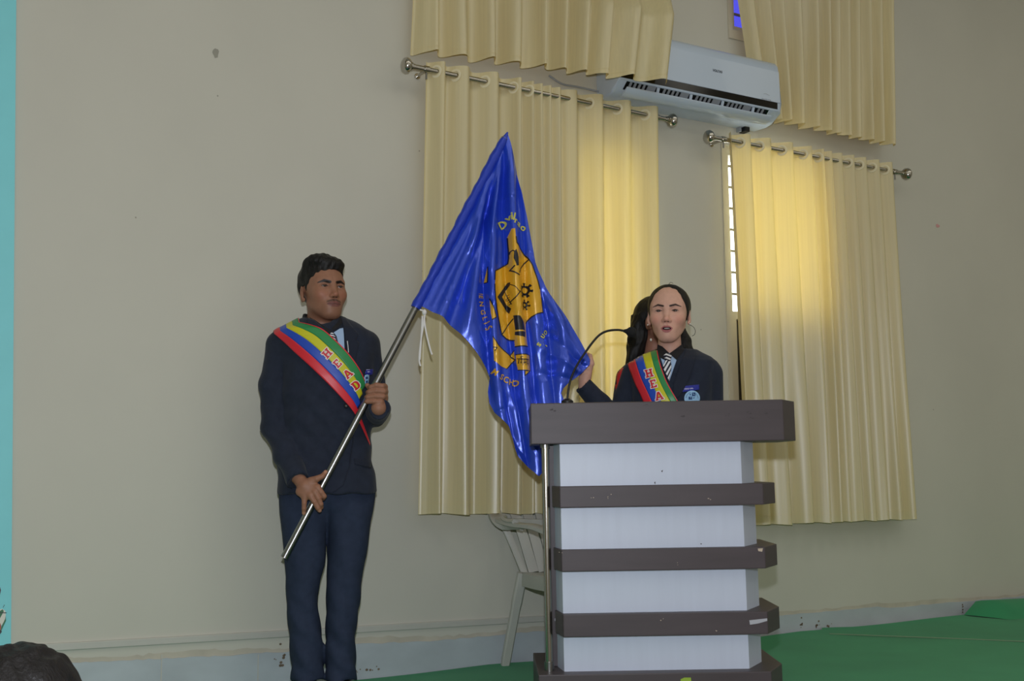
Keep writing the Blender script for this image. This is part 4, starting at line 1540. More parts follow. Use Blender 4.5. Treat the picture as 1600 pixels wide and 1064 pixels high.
# ================================================================== PEOPLE
def head_skin(P, female=False, open_mouth=False):
    """head and neck, metres, looking along -y, eyes at z = 0"""
    x = np.abs(P[:, 0])
    Q = P.copy()
    Q[:, 0] = x                                  # mirrored half
    jw = 0.041 if female else 0.047
    d = ell(P, (0, 0.014, 0.030), (0.0745, 0.094, 0.082))
    d = smin(d, ell(P, (0, -0.028, 0.012), (0.0655, 0.062, 0.082)), 0.03)
    # cheeks to jaw in one soft mass
    d = smin(d, ell(P, (0, -0.030, -0.034), (0.0575 if female else 0.0600, 0.058, 0.054)), 0.03)
    d = smin(d, ell(P, (0, -0.034, -0.068), (jw, 0.050, 0.046)), 0.03)
    d = smin(d, ell(P, (0, -0.066, -0.100), (0.022, 0.022, 0.018)), 0.028)
    d = smin(d, cap(Q, (0.049, 0.004, -0.050), (0.020, -0.058, -0.097), 0.011, 0.011), 0.03)
    d = smin(d, ell(Q, (0.040, -0.058, -0.026), (0.022, 0.022, 0.018)), 0.03)
    d = smin(d, cap(Q, (0.010, -0.082, 0.022), (0.048, -0.066, 0.020), 0.0085, 0.0075), 0.018)
    # neck
    nr = 0.043 if female else 0.051
    d = smin(d, cap(P, (0, 0.022, -0.06), (0, 0.040, -0.20), nr, nr + 0.006), 0.022)
    # eye sockets, lids
    d = smax(d, -ell(Q, (0.031, -0.096, 0.001), (0.017, 0.015, 0.0095)), 0.014)
    d = smin(d, ell(Q, (0.0318, -0.0745, -0.0008), (0.0158, 0.0145, 0.0125)), 0.005)
    op = 0.0044 if female else 0.0040
    xe = 0.0322
    # almond opening: two arcs
    d = smax(d, -np.maximum(ell(Q, (xe, -0.088, -0.0030), (0.0150, 0.013, op + 0.0026)), ell(Q, (xe, -0.088, 0.0024), (0.0150, 0.013, op + 0.0026))), 0.0012)
    # nose
    nb = 0.0062 if female else 0.0078
    d = smin(d, cap(P, (0, -0.083, 0.010), (0, -0.1035, -0.034), nb, nb + 0.0024), 0.014)
    d = smin(d, ell(P, (0, -0.1045, -0.0365), (0.0100, 0.0092, 0.0080)), 0.008)
    d = smin(d, ell(Q, (0.0115, -0.0945, -0.0405), (0.0072, 0.0090, 0.0066)), 0.007)
    d = smax(d, -ell(Q, (0.0062, -0.101, -0.0478), (0.0036, 0.0050, 0.0030)), 0.003)
    # mouth mound and lips
    d = smin(d, ell(P, (0, -0.074, -0.070), (0.030, 0.018, 0.020)), 0.02)
    lw = 0.0230 if female else 0.0285
    dz = 0.0055 if open_mouth else 0.0
    up = smin(cap(Q, (0.0050, -0.0905, -0.0645), (lw, -0.0765, -0.0697), 0.0050, 0.0024), cap(P, (-0.005, -0.0902, -0.0652), (0.005, -0.0902, -0.0652), 0.0050), 0.004)
    lo = smin(cap(P, (-0.010, -0.0880, -0.0752 - dz), (0.010, -0.0880, -0.0752 - dz), 0.0058), cap(Q, (0.010, -0.0880, -0.0752 - dz), (lw, -0.0765, -0.0705 - dz * 0.4), 0.0054, 0.0024), 0.004)
    d = smin(d, up, 0.005)
    d = smin(d, lo, 0.005)
    if open_mouth:
        d = smax(d, -ell(P, (0, -0.091, -0.0722), (0.0150, 0.018, 0.0046)), 0.002)
    d = smax(d, -ell(P, (0, -0.0985, -0.0565), (0.0028, 0.005, 0.006)), 0.004)
    # ears
    R = rz(0.35)
    e = ell(Q, (0.0785, 0.016, -0.012), (0.007, 0.0175, 0.0315), R)
    e = smax(e, -ell(Q, (0.0845, 0.010, -0.006), (0.0055, 0.0095, 0.017), R), 0.003)
    e = smin(e, ell(Q, (0.077, 0.006, -0.036), (0.0055, 0.008, 0.008)), 0.004)
    d = smin(d, e, 0.004)
    return d


def head_colors(P, skin, lip, brow, female, open_mouth, moustache):
    x = np.abs(P[:, 0])
    Q = P.copy()
    Q[:, 0] = x
    base = np.array(lin(skin))
    C = np.tile(base, (len(P), 1))

    def blend(mask, col):
        nonlocal C
        mask = np.clip(mask, 0, 1)[:, None]
        C = C * (1 - mask) + np.array(lin(col)) * mask
    # flush of cheeks and nose, darker lids
    warm = tuple(min(255, int(a * b)) for a, b in zip(skin, (1.06, 0.93, 0.92)))
    dark = tuple(int(a * b) for a, b in zip(skin, (0.74, 0.70, 0.72)))
    blend(0.6 * np.exp(-((x - 0.043) / 0.02) ** 2 - ((P[:, 2] + 0.035) / 0.02) ** 2), warm)
    blend(0.5 * np.exp(-(x / 0.015) ** 2 - ((P[:, 2] + 0.04) / 0.014) ** 2) * (P[:, 1] < -0.09), warm)
    blend(0.55 * np.exp(-((x - 0.032) / 0.016) ** 2 - ((P[:, 2] - 0.001) / 0.010) ** 2) * (P[:, 1] < -0.05), dark)
    front = P[:, 1] < -0.06
    # lips
    lw = 0.0230 if female else 0.0285
    dz = 0.0055 if open_mouth else 0
    x2 = x
    zu = P[:, 2]
    # upper and lower lip outlines in the frontal plane
    t = np.clip(x2 / lw, 0, 1)
    top = -0.0590 - 0.0012 * np.exp(-(x2 / 0.004) ** 2) - 0.0105 * t ** 2.2
    mid_u = -0.0700 + (0.0046 * (1 - t ** 2) if open_mouth else 0)
    mid_l = -0.0700 - (0.0046 * (1 - t ** 2) + 0.002 if open_mouth else 0)
    bot = -0.0818 - dz + (0.0115 + dz) * t ** 2.6
    inl = np.minimum(np.minimum(top - zu, zu - bot), (lw - x2) * 0.6)
    blend((inl + 0.0005) / 0.0013 * front, lip)
    if open_mouth:
        ins = np.minimum(np.minimum(mid_u - zu, zu - mid_l), (lw * 0.72 - x2) * 0.5)
        blend((ins + 0.0002) / 0.0008 * front, (64, 24, 26))
    else:
        blend(0.85 * np.exp(-((zu + 0.0703 - 0.001 * np.cos(x2 * 300)) / 0.0014) ** 2) * front * (x < lw), tuple(int(v * 0.42) for v in lip))  # closed mouth: shade of the crease painted between the lips, not carved
    # brows
    bt = 0.0050 if not female else 0.0036
    b = smin(cap(Q, (0.0125, -0.09, 0.0185), (0.034, -0.083, 0.0245), bt, bt), cap(Q, (0.034, -0.083, 0.0245), (0.053, -0.064, 0.0185), bt, bt * 0.45), 0.002)
    yy = P.copy()
    b2 = np.hypot(0, 0)
    seg = []
    bz = 0.0 if female else -0.0040
    for (xa, za), (xb, zb), ra, rb in (((0.0135, 0.0172 + bz), (0.034, 0.0228 + bz), bt * 0.9, bt), ((0.034, 0.0228 + bz), (0.054, 0.0165 + bz), bt, bt * 0.35)):
        ab = np.array((xb - xa, zb - za))
        h = np.clip(((x - xa) * ab[0] + (P[:, 2] - za) * ab[1]) / (ab @ ab), 0, 1)
        seg.append(np.hypot(x - xa - h * ab[0], P[:, 2] - za - h * ab[1]) - (ra + (rb - ra) * h))
    bd = np.minimum(*seg)
    blend((0.0016 - bd) / 0.0024 * 0.93 * (P[:, 1] < -0.045), brow)
    # lash line
    op = 0.0044 if female else 0.0040
    ua = ell(Q, (0.0322, -0.088, -0.0030), (0.0150, 0.013, op + 0.0026))
    la = ell(Q, (0.0322, -0.088, 0.0024), (0.0150, 0.013, op + 0.0026))
    eyeface = (P[:, 1] < -0.06) * (x > 0.016) * (x < 0.05)
    blend((0.0011 - np.abs(np.maximum(ua, la))) / 0.0008 * (P[:, 2] > -0.0006) * eyeface, (22, 17, 17))
    blend(0.5 * (0.0006 - np.abs(np.maximum(ua, la))) / 0.0008 * (P[:, 2] <= -0.0006) * eyeface, dark)
    blend(0.35 * np.exp(-((P[:, 2] - 0.0085) / 0.0012) ** 2) * (x > 0.02) * (x < 0.045) * eyeface, dark)
    # nostrils
    blend((0.0045 - np.sqrt((x - 0.0062) ** 2 + (P[:, 1] + 0.100) ** 2 + (P[:, 2] + 0.0470) ** 2)) / 0.002, (40, 24, 22))
    if moustache:
        m = np.exp(-((P[:, 2] + 0.0555 + 0.32 * np.maximum(x - 0.008, 0)) / 0.0042) ** 2) * (x < 0.03) * front * np.clip((0.033 - x) / 0.008, 0, 1)
        blend(0.85 * m, (44, 32, 30))
        jaw = np.clip((-0.06 - P[:, 2]) / 0.03, 0, 1) * (P[:, 1] < 0.02) * (P[:, 2] > -0.125)
        blend(0.28 * jaw, tuple(int(v * 0.72) for v in skin))
    return C


class Person:
    def __init__(self, px, depth, label, group=None, az=None):
        b = at_depth(px, 700, depth)
        self.a = math.atan2(b.x, b.y) if az is None else az
        self.o = Vector((b.x, b.y, 0.006))
        self.X = Vector((math.cos(self.a), -math.sin(self.a), 0))
        self.Y = Vector((math.sin(self.a), math.cos(self.a), 0))
        self.root = empty('person', self.o, -self.a)
        tag(self.root, label, 'person', group)
        self.C = self.loc(CAMP)
        self.parts = []

    def loc(self, p):
        d = Vector(p) - self.o
        return np.array((d.dot(self.X), d.dot(self.Y), d.z))

    def L(self, px, py, y):
        """point of the picture ray in the plane y of this person's own frame"""
        d = ray(px, py)
        t = (y - self.C[1]) / d.dot(self.Y)
        return self.loc(CAMP + d * t)

    def rows(self, rows, y=0.0):
        """picture rows (py, left, right, ry[, cy]) to loft stations"""
        out = []
        for r in rows:
            a, b = self.L(r[1], r[0], y), self.L(r[2], r[0], y)
            out.append((a[2], (a[0] + b[0]) / 2, r[4] if len(r) > 4 else 0.0, (b[0] - a[0]) / 2, r[3]))
        return out

    def hit(self, f, lift):
        def fn(v):
            D = rays_np(v)
            D = np.stack([D @ np.array(self.X), D @ np.array(self.Y), D[:, 2]], 1)
            D /= np.linalg.norm(D, axis=1)[:, None]
            t = np.full(len(D), float(np.linalg.norm(self.C[:2])) - 0.6)
            for _ in range(70):
                d = f(self.C + D * t[:, None])
                t += np.clip(d, -0.05, 0.2) * 0.75
            P = self.C + D * t[:, None]
            bad = np.abs(f(P)) > 0.012
            P = P - D * lift
            P[bad] = np.nan
            return P
        return fn

    def body(self, blocks):
        """one continuous skin: blocks are (f, lo, hi, h, color function)"""
        Vs, Fs, Cs, n = [], [], [], 0
        for f, lo, hi, h, cf, xf in blocks:
            V, F = nets(f, lo, hi, h)
            c = cf(V)
            if xf is not None:
                V = xf(V)
            Vs.append(V)
            Fs.append(F + n)
            Cs.append(c)
            n += len(V)
        core_v = Vs[-1]
        n0 = sum(len(v) for v in Vs[:-1])
        k = 0
        for V in Vs[:-1]:
            # the block's rim lies inside the trunk or limb of the core: join them there
            sub_ = np.arange(0, len(V), max(1, len(V) // 3000))
            dd = ((V[sub_][:, None, :] - core_v[None, ::3, :]) ** 2).sum(2)
            i_, j_ = np.unravel_index(dd.argmin(), dd.shape)
            a_, b_ = k + sub_[i_], n0 + 3 * j_
            nb = np.concatenate(Fs)
            row = nb[(nb == a_).any(1)][0]
            q_ = int(np.where(row == a_)[0][0])
            row2 = nb[(nb == b_).any(1)][0]
            r_ = int(np.where(row2 == b_)[0][0])
            Fs.append(np.array([[a_, row[(q_ + 1) % 4], row2[(r_ + 1) % 4], b_]]))
            k += len(V)
        return npmesh('body', np.concatenate(Vs), np.concatenate(Fs), M['skin'], self.root, np.concatenate(Cs))

    def cloth(self, name, f, lo, hi, h, m):
        V, F = nets(f, lo, hi, h)
        return npmesh(name, V, F, m, self.root)


def head_xf(c, R, s):
    return lambda V: (V * s) @ R.T + c


def flat(rgb):
    c = np.array(lin(rgb))
    return lambda V: np.tile(c, (len(V), 1))


def eyes(p, c, R, s, gaze=(0, 0), r=0.0122):
    for sx in (-1, 1):
        bm = bmesh.new()
        bmesh.ops.create_uvsphere(bm, u_segments=28, v_segments=40, radius=r)
        V = np.array([v.co[:] for v in bm.verts])
        F = [[v.index for v in f.verts] for f in bm.faces]
        bm.free()
        g = np.array((math.sin(gaze[0]) * math.cos(gaze[1]), -math.cos(gaze[0]) * math.cos(gaze[1]), math.sin(gaze[1])))
        ang = np.arccos(np.clip(V @ g / r, -1, 1))
        col = np.tile(np.array(lin((138, 128, 122))), (len(V), 1))
        col[ang < 0.60] = lin((52, 32, 24))
        col[ang < 0.22] = lin((8, 7, 7))
        V = V + np.array((sx * 0.0320, -0.0738, -0.0005))
        V = head_xf(c, R, s)(V)
        me = bpy.data.meshes.new('eye')
        me.from_pydata(V.tolist(), [], F)
        me.update()
        a = me.color_attributes.new('Col', 'FLOAT_COLOR', 'POINT')
        cc = np.ones((len(V), 4), np.float32)
        cc[:, :3] = col
        a.data.foreach_set('color', cc.ravel())
        link('eye', me, M['eye'], p.root)


def strands(P, k=1.0):
    return 0.0018 * k * np.sin(P[:, 0] * 190 + 3 * np.sin(P[:, 2] * 30)) * np.sin(P[:, 1] * 120 + 2 * np.sin(P[:, 0] * 60)) + 0.002 * k * np.sin(P[:, 1] * 75 + P[:, 2] * 60)


def sash(p, f, upper_, lower_, edges, lift=0.0155):
    """ribbon laid over the blazer between two picture polylines; edges: stripe borders from the upper edge down"""
    up = smooth_path([Vector((a, b, 0)) for a, b in upper_], 10)
    lo = smooth_path([Vector((a, b, 0)) for a, b in lower_], 10)
    root = None
    fn = p.hit(f, lift)
    up_all, lo_all = up, lo
    for (e0, e1, m, nm, *cut) in edges:
        q_ = int(len(up_all) * (cut[0] if cut else 1.0))
        up, lo = up_all[:q_], lo_all[:q_]
        V = []
        k = 7
        for a, b in zip(up, lo):
            for j in range(k):
                e = e0 + (e1 - e0) * j / (k - 1)
                V.append((a.x + (b.x - a.x) * e, a.y + (b.y - a.y) * e))
        P = fn(V)
        ok = np.isfinite(P).all(1)
        # smooth the ribbon along its length so that it bridges small hollows
        P[~ok] = 0
        F = []
        n = len(up)
        for i in range(n - 1):
            for j in range(k - 1):
                q = (i * k + j, i * k + j + 1, (i + 1) * k + j + 1, (i + 1) * k + j)
                if all(ok[x] for x in q):
                    F.append(q)
        # carry on over the shoulder and down the back
        Vl = P.tolist()
        if ok[:k].all():
            prev = list(range(k))
            base = P[:k]
            for st in range(1, 9):
                new = []
                for j in range(k):
                    b = base[j]
                    x = b[0] - 0.002 * st
                    y = b[1] + 0.022 * st
                    zz = np.full(1, b[2] + 0.06)
                    for _ in range(50):
                        dd = f(np.array([[x, y, zz[0]]]))
                        zz -= np.clip(dd, -0.02, 0.05) * 0.7
                    z_ = min(zz[0], b[2] + 0.03) + 0.006
                    if z_ < b[2] - 0.25:
                        z_ = b[2] - 0.25
                    new.append(len(Vl))
                    Vl.append([x, y, z_])
                for j in range(k - 1):
                    F.append((prev[j + 1], prev[j], new[j], new[j + 1]))
                prev = new
        if root is None:
            o = pymesh('sash', Vl, F, m, p.root, True)
            root = o
        else:
            o = pymesh('stripe', Vl, F, m, root, True)
        o['label'] = nm
        md = o.modifiers.new('thickness', 'SOLIDIFY')
        md.thickness = 0.0012
    return root


SLAB = {
    'H': [[(-.42, 0), (-.05, 0), (-.05, .16), (-.13, .16), (-.13, .42), (.13, .42), (.13, .16), (.05, .16), (.05, 0), (.42, 0), (.42, .16), (.33, .16), (.33, .84), (.42, .84), (.42, 1), (.05, 1), (.05, .84), (.13, .84), (.13, .60), (-.13, .60), (-.13, .84), (-.05, .84), (-.05, 1), (-.42, 1), (-.42, .84), (-.33, .84), (-.33, .16), (-.42, .16)]],
    'E': [[(-.36, 0), (.38, 0), (.38, .30), (.22, .30), (.22, .17), (-.08, .17), (-.08, .42), (.12, .42), (.12, .59), (-.08, .59), (-.08, .83), (.2, .83), (.2, .70), (.36, .70), (.36, 1), (-.36, 1), (-.36, .85), (-.28, .85), (-.28, .15), (-.36, .15)]],
    'A': [[(-.48, 0), (-.12, 0), (-.12, .15), (-.2, .15), (-.17, .25), (.17, .25), (.2, .15), (.12, .15), (.12, 0), (.48, 0), (.48, .15), (.42, .15), (.14, 1), (-.14, 1), (-.42, .15), (-.48, .15)]],
    'D': [[(-.40, 0), (.10, 0), (.30, .1), (.42, .32), (.42, .68), (.30, .9), (.10, 1), (-.40, 1), (-.40, .84), (-.31, .84), (-.31, .16), (-.40, .16)]],
}
HOLE = {'A': [[(-.11, .40), (.11, .40), (0, .74)]], 'D': [[(-.08, .17), (.04, .17), (.15, .3), (.17, .5), (.15, .7), (.04, .83), (-.08, .83)]], 'H': [], 'E': []}


def grow(poly, g):
    out = []
    n = len(poly)
    ar = sum(poly[i][0] * poly[(i + 1) % n][1] - poly[(i + 1) % n][0] * poly[i][1] for i in range(n))
    sg = 1 if ar > 0 else -1
    for i in range(n):
        (x0, y0), (x1, y1), (x2, y2) = poly[i - 1], poly[i], poly[(i + 1) % n]
        a = Vector((y1 - y0, x0 - x1)).normalized()
        b = Vector((y2 - y1, x1 - x2)).normalized()
        m = a + b
        m = m / max(m.dot(a), 0.35) if m.length > 1e-4 else a
        out.append((x1 + m.x * g * sg, y1 + m.y * g * sg))
    return out


def sash_letters(p, f, root, items, under):
    for ch, x, y, size, deg, sx in items:
        for nm, polys, m, lift in (('letter_outline', [grow(q, 0.09) for q in SLAB[ch]], M['l_white'], 0.0175), ('letter', SLAB[ch], M['l_red'], 0.0184), ('letter_counter', HOLE[ch], under, 0.0192)):
            if polys:
                drape(nm, place2d(polys2d(polys), x, y, size, deg, sx), p.hit(f, lift), m, root, 2.5)


def drape_each(name, polys, fn, m, parent, ml):
    for q in polys:
        drape(name, polys2d([q]), fn, m, parent, ml)


def neck_collar(c, r0, h, open_deg=62, th=0.0055, drop=0.045):
    """folded shirt collar round the neck at c: high at the nape, dropping to an open V at the throat"""
    c = np.array(c)

    def f(P):
        q = P - c
        r = np.hypot(q[:, 0], q[:, 1] / 1.08) + 1e-6
        ang = np.abs(np.arctan2(q[:, 0], -q[:, 1]))
        k = np.clip(1 - ang / math.radians(open_deg * 1.7), 0, 1) ** 1.3
        top = h * (1 - 0.2 * k) - drop * k
        R = r0 - 0.18 * q[:, 2] + 0.012 * k
        sh = np.abs(r - R) - th
        d = np.maximum(sh, q[:, 2] - top)
        d = np.maximum(d, top - 0.050 - 0.012 * k - q[:, 2])
        gap = (math.radians(open_deg) * np.clip((q[:, 2] + drop + 0.012) / (h + drop), 0, 1) * 0.55 + 0.0 - ang) * r
        gap = np.maximum(gap, (0.62 - ang) * r)
        return np.maximum(d, gap * 0.7)
    return f


def hand_block(chains, palm, extra=None, k=0.006):
    def f(P):
        d = None
        for a, b, ra, rb in palm:
            c = cap(P, a, b, ra, rb)
            d = c if d is None else smin(d, c, 0.012)
        g = None
        for pts, rads in chains:
            c = chain(P, pts, rads, 0.002)
            g = c if g is None else smin(g, c, 0.0016)
        return smin(d, g, 0.0075)
    return f


def bbox(pts, pad):
    a = np.array(pts)
    return a.min(0) - pad, a.max(0) + pad


# ------------------------------------------------------------------ the boy with the flag
SKIN_B = (152, 108, 86)
boy = Person(510, 4.2, 'person in a dark navy suit and HEAD sash holding the flag pole, standing at left')
L = boy.L
trows = boy.rows([(494, 478, 540, 0.07, 0.03), (500, 462, 552, 0.085, 0.02), (508, 448, 567, 0.10, 0.01), (516, 438, 578, 0.112), (528, 434, 586, 0.122), (550, 436, 588, 0.130), (590, 438, 586, 0.134), (640, 438, 580, 0.132), (690, 436, 579, 0.130), (730, 433, 583, 0.134), (772, 433, 590, 0.142)])
HEM = L(510, 771, 0)[2]
armR = [L(439, 541, 0.005), L(429, 600, 0.0), L(430, 662, -0.02), L(448, 710, -0.085), L(466, 751, -0.165)]
armRr = [0.058, 0.056, 0.052, 0.046, 0.042]
armL = [L(572, 544, 0.015), L(580, 600, 0.02), L(585, 645, -0.0), L(590, 642, -0.10), L(592, 637, -0.185)]
armLr = [0.056, 0.052, 0.047, 0.043, 0.040]


def boy_blazer(P, wr=True):
    d = loft(P, trows)
    up = np.clip((P[:, 2] - armR[1][2] - 0.02) / 0.12, 0, 1)
    k_ = 0.004 + 0.03 * up                                   # sleeves merge at the shoulder, hang free below
    d = smin(d, chain(P, armR, armRr, 0.02), k_)
    d = smin(d, chain(P, armL, armLr, 0.02), k_)
    # hem cut with rounded fronts
    d = np.maximum(d, HEM - P[:, 2])
    if wr:
        d = d + 0.0030 * np.sin(P[:, 2] * 70 + P[:, 0] * 46 + 2 * np.sin(P[:, 0] * 20)) * np.exp(-((P[:, 2] - armR[2][2]) / 0.16) ** 2)
        d = d + 0.0022 * np.sin(P[:, 2] * 34 - P[:, 0] * 60)
    return d


lo, hi = bbox([r for r in armR + armL] + [(t[1] - t[3], -t[4], t[0]) for t in trows] + [(t[1] + t[3], t[4], t[0]) for t in trows], 0.075)


def boy_blazer_cut(P):
    d = boy_blazer(P)
    # open cuffs and the throat
    d = smax(d, -cap(P, ncB + np.array((0, -0.012, 0.06)), ncB + np.array((0.004, -0.055, -0.012)), 0.064, 0.050), 0.008)
    d = np.maximum(d, -cap(P, armR[-1] + (armR[-1] - armR[-2]) * 0.35, armR[-1] + (armR[-1] - armR[-2]) * 1.4, 0.060, 0.075))
    d = np.maximum(d, -cap(P, armL[-1] + (armL[-1] - armL[-2]) * 0.40, armL[-1] + (armL[-1] - armL[-2]) * 1.6, 0.060, 0.075))
    return d


HSB = 1.03
hcB = L(504.5, 455.5, -0.005)
RB = rz(math.radians(25)) @ rx(math.radians(-6)) @ ry(math.radians(-1))
ncB = (RB @ (np.array((0, 0.038, -0.160)) * HSB)) + hcB
ncB = np.array((ncB[0], ncB[1], L(510, 503, 0)[2]))
blz = boy.cloth('blazer', boy_blazer_cut, lo, hi, 0.0075, M['blazer'])

# trousers
legL = boy.rows([(750, 436, 560, 0.10), (800, 437, 520, 0.095), (830, 440, 512, 0.090), (870, 443, 509, 0.085), (900, 446, 503, 0.08), (933, 448, 497, 0.077), (955, 449, 497, 0.076), (1005, 452, 504, 0.072), (1062, 455, 508, 0.074)])
legR = boy.rows([(750, 450, 588, 0.10), (800, 505, 583, 0.095), (830, 511, 578, 0.090), (870, 512, 572, 0.085), (900, 511, 567, 0.08), (933, 509, 563, 0.077), (955, 508.5, 560, 0.076), (1005, 509, 555, 0.074), (1062, 508, 556, 0.075)])


def boy_trousers(P):
    d = smin(loft(P, legL, p=2.1), loft(P, legR, p=2.1), 0.004)
    w = np.clip((0.55 - P[:, 2]) / 0.4, 0, 1)
    return d + 0.0035 * w * np.sin(P[:, 2] * 60 + P[:, 0] * 55 + 2.5 * np.sin(P[:, 1] * 30)) + 0.002 * np.sin(P[:, 2] * 22 + P[:, 0] * 70)


lo, hi = bbox([(t[1] - t[3], -t[4], t[0]) for t in legL + legR] + [(t[1] + t[3], t[4], t[0]) for t in legL + legR], 0.02)
boy.cloth('trousers', boy_trousers, lo, hi, 0.008, M['trouser'])
for st in (legL, legR):
    b = min(st)
    x, zb_ = b[1], b[0]

    def shoe_f(P, x=x, s=(1 if st is legR else -1)):
        q = P - np.array((x + 0.004 * s, -0.02, 0))
        d = cap(q, (0, 0.055, 0.045), (0.008 * s, -0.10, 0.036), 0.038, 0.034)
        d = smin(d, ell(q, (0.012 * s, -0.125, 0.028), (0.042, 0.055, 0.028)), 0.02)
        d = smin(d, cap(q, (0, 0.05, 0.06), (0, 0.05, 0.10), 0.036, 0.035), 0.02)
        return np.maximum(d, 0.0 - P[:, 2])
    boy.cloth('shoe', shoe_f, (x - 0.09, -0.25, -0.012), (x + 0.09, 0.12, 0.14), 0.006, M['shoe'])

# pole in the boy's own frame
PA, PB = boy.loc(FA), boy.loc(FB)


def on_pole(px):
    d = (PB - PA)
    lo_, hi_ = 0.0, 1.0
    for _ in range(40):
        m_ = (lo_ + hi_) / 2
        q = FA + (FB - FA) * m_
        c = q - CAMP
        X = 800 + FPX * c.dot(_R) / c.dot(_F)
        if X < px:
            lo_ = m_
        else:
            hi_ = m_
    return PA + d * lo_


yq = lambda px: on_pole(px)[1]
# his left hand closed round the pole
y0 = on_pole(583)[1]


def HB(px, py, dy):
    return L(px, py, y0 + dy)


chL = []
for (kx, ky), (fx, fy), (ex, ey), r in (((600, 604), (588, 602), (577, 605), 0.0105), ((602, 612), (588, 610.5), (574.5, 612.5), 0.0110), ((601, 620), (586, 619), (572, 620.5), 0.0106), ((598, 628), (584, 627), (570.5, 627.5), 0.0094)):
    chL.append(([HB(kx, ky, 0.002), HB(kx - 3, ky - 0.4, -0.024), HB(fx, fy, -0.028), HB(ex + 3, ey, -0.022), HB(ex + 1.0, ey + 0.5, -0.002), HB(ex + 5, ey + 1, 0.017)], [r * 1.08, r * 1.05, r, r * 0.95, r * 0.9, r * 0.8]))
chL.append(([HB(598, 634, 0.016), HB(590, 622, 0.026), HB(581, 610, 0.024), HB(574, 602, 0.012)], [0.014, 0.0125, 0.0115, 0.009]))
palmL = [(HB(600, 605, 0.012), HB(598, 628, 0.012), 0.015, 0.014), (HB(596, 607, 0.024), HB(594, 630, 0.022), 0.014, 0.015), (HB(598, 622, 0.014), armL[-1] + np.array((0, 0.03, 0)), 0.019, 0.027), (armL[-1] + np.array((0, 0.03, 0)), armL[-2], 0.027, 0.030)]
hL = hand_block(chL, palmL)
ptsL = [q for c, _ in chL for q in c] + [q for a in palmL for q in a[:2]]

# his right hand laid over the pole, fingers spread
y1 = on_pole(494)[1]


def HA(px, py, dy):
    return L(px, py, y1 + dy)


Z = lambda x, y: (440 + x / 10.64, 720 + y / 10.64)


def HZ(x, y, dy):
    return HA(*Z(x, y), dy)


chR = [
    ([HZ(600, 440, -0.026), HZ(655, 520, -0.031), HZ(705, 590, -0.028), HZ(690, 620, -0.012), HZ(640, 600, 0.012)], [0.0115, 0.0105, 0.0098, 0.009, 0.008]),
    ([HZ(560, 520, -0.028), HZ(610, 620, -0.032), HZ(650, 720, -0.028), HZ(655, 770, -0.014), HZ(620, 760, 0.006)], [0.0115, 0.0105, 0.0098, 0.009, 0.008]),
    ([HZ(480, 580, -0.026), HZ(545, 680, -0.029), HZ(605, 785, -0.026), HZ(632, 826, -0.021)], [0.0110, 0.0100, 0.0094, 0.0080]),
    ([HZ(380, 600, -0.016), HZ(378, 700, -0.020), HZ(374, 790, -0.018), HZ(370, 872, -0.012)], [0.0105, 0.0092, 0.0085, 0.0072]),
    ([HZ(490, 330, -0.014), HZ(585, 300, -0.022), HZ(680, 255, -0.020), HZ(733, 185, -0.014)], [0.0140, 0.0120, 0.0100, 0.0080]),
]
wr = HZ(330, 395, -0.004)
palmR = [(HZ(400, 420, -0.010), HZ(590, 450, -0.022), 0.017, 0.0135), (HZ(370, 470, -0.010), HZ(540, 530, -0.022), 0.017, 0.0135), (HZ(310, 505, -0.006), HZ(480, 585, -0.020), 0.015, 0.0130), (HZ(310, 520, -0.006), HZ(385, 600, -0.014), 0.013, 0.0115), (HZ(400, 380, -0.010), HZ(520, 350, -0.014), 0.0150, 0.0140), (HZ(380, 420, -0.006), armR[-1] * 0.75 + armR[-2] * 0.25, 0.022, 0.027), (armR[-1] * 0.75 + armR[-2] * 0.25, armR[-2], 0.027, 0.030)]
hR = hand_block(chR, palmR)
ptsR = [q for c, _ in chR for q in c] + [q for a in palmR for q in a[:2]]


def nails(chs, base):
    c0 = np.array(lin(base))
    warm = np.array(lin(tuple(int(a * b) for a, b in zip(base, (0.96, 0.88, 0.86)))))
    pale = np.array(lin(tuple(min(255, int(a * b)) for a, b in zip(base, (1.22, 1.26, 1.3)))))

    def cf(V):
        C = np.tile(c0, (len(V), 1))
        for pts, rads in chs:
            for q in pts[1:-1]:
                w = 0.5 * np.exp(-(np.linalg.norm(V - q, axis=1) / 0.010) ** 2)[:, None]
                C = C * (1 - w) + warm * w
            tip = pts[-1] + np.array((0, -rads[-1] * 0.8, 0))
            w = np.clip((0.0075 - np.linalg.norm(V - tip, axis=1)) / 0.002, 0, 1)[:, None] * 0.85
            C = C * (1 - w) + pale * w
        return C
    return cf


def core(P, st, legs, arms):
    d = None
    t = [(z, cx, cy, rx_q * 0.86, ry_q * 0.80) for z, cx, cy, rx_q, ry_q in st]
    d = loft(P, t)
    for lg in legs:
        d = smin(d, loft(P, [(z, cx, cy, rx_q * 0.72, ry_q * 0.72) for z, cx, cy, rx_q, ry_q in lg], p=2.0), 0.03)
    for pts, rads in arms:
        d = smin(d, chain(P, pts[:-1], [r * 0.72 for r in rads[:-1]], 0.02), 0.03)
    return d


def boy_core(P):
    return core(P, trows[2:], (legL, legR), ((armR, armRr), (armL, armLr)))


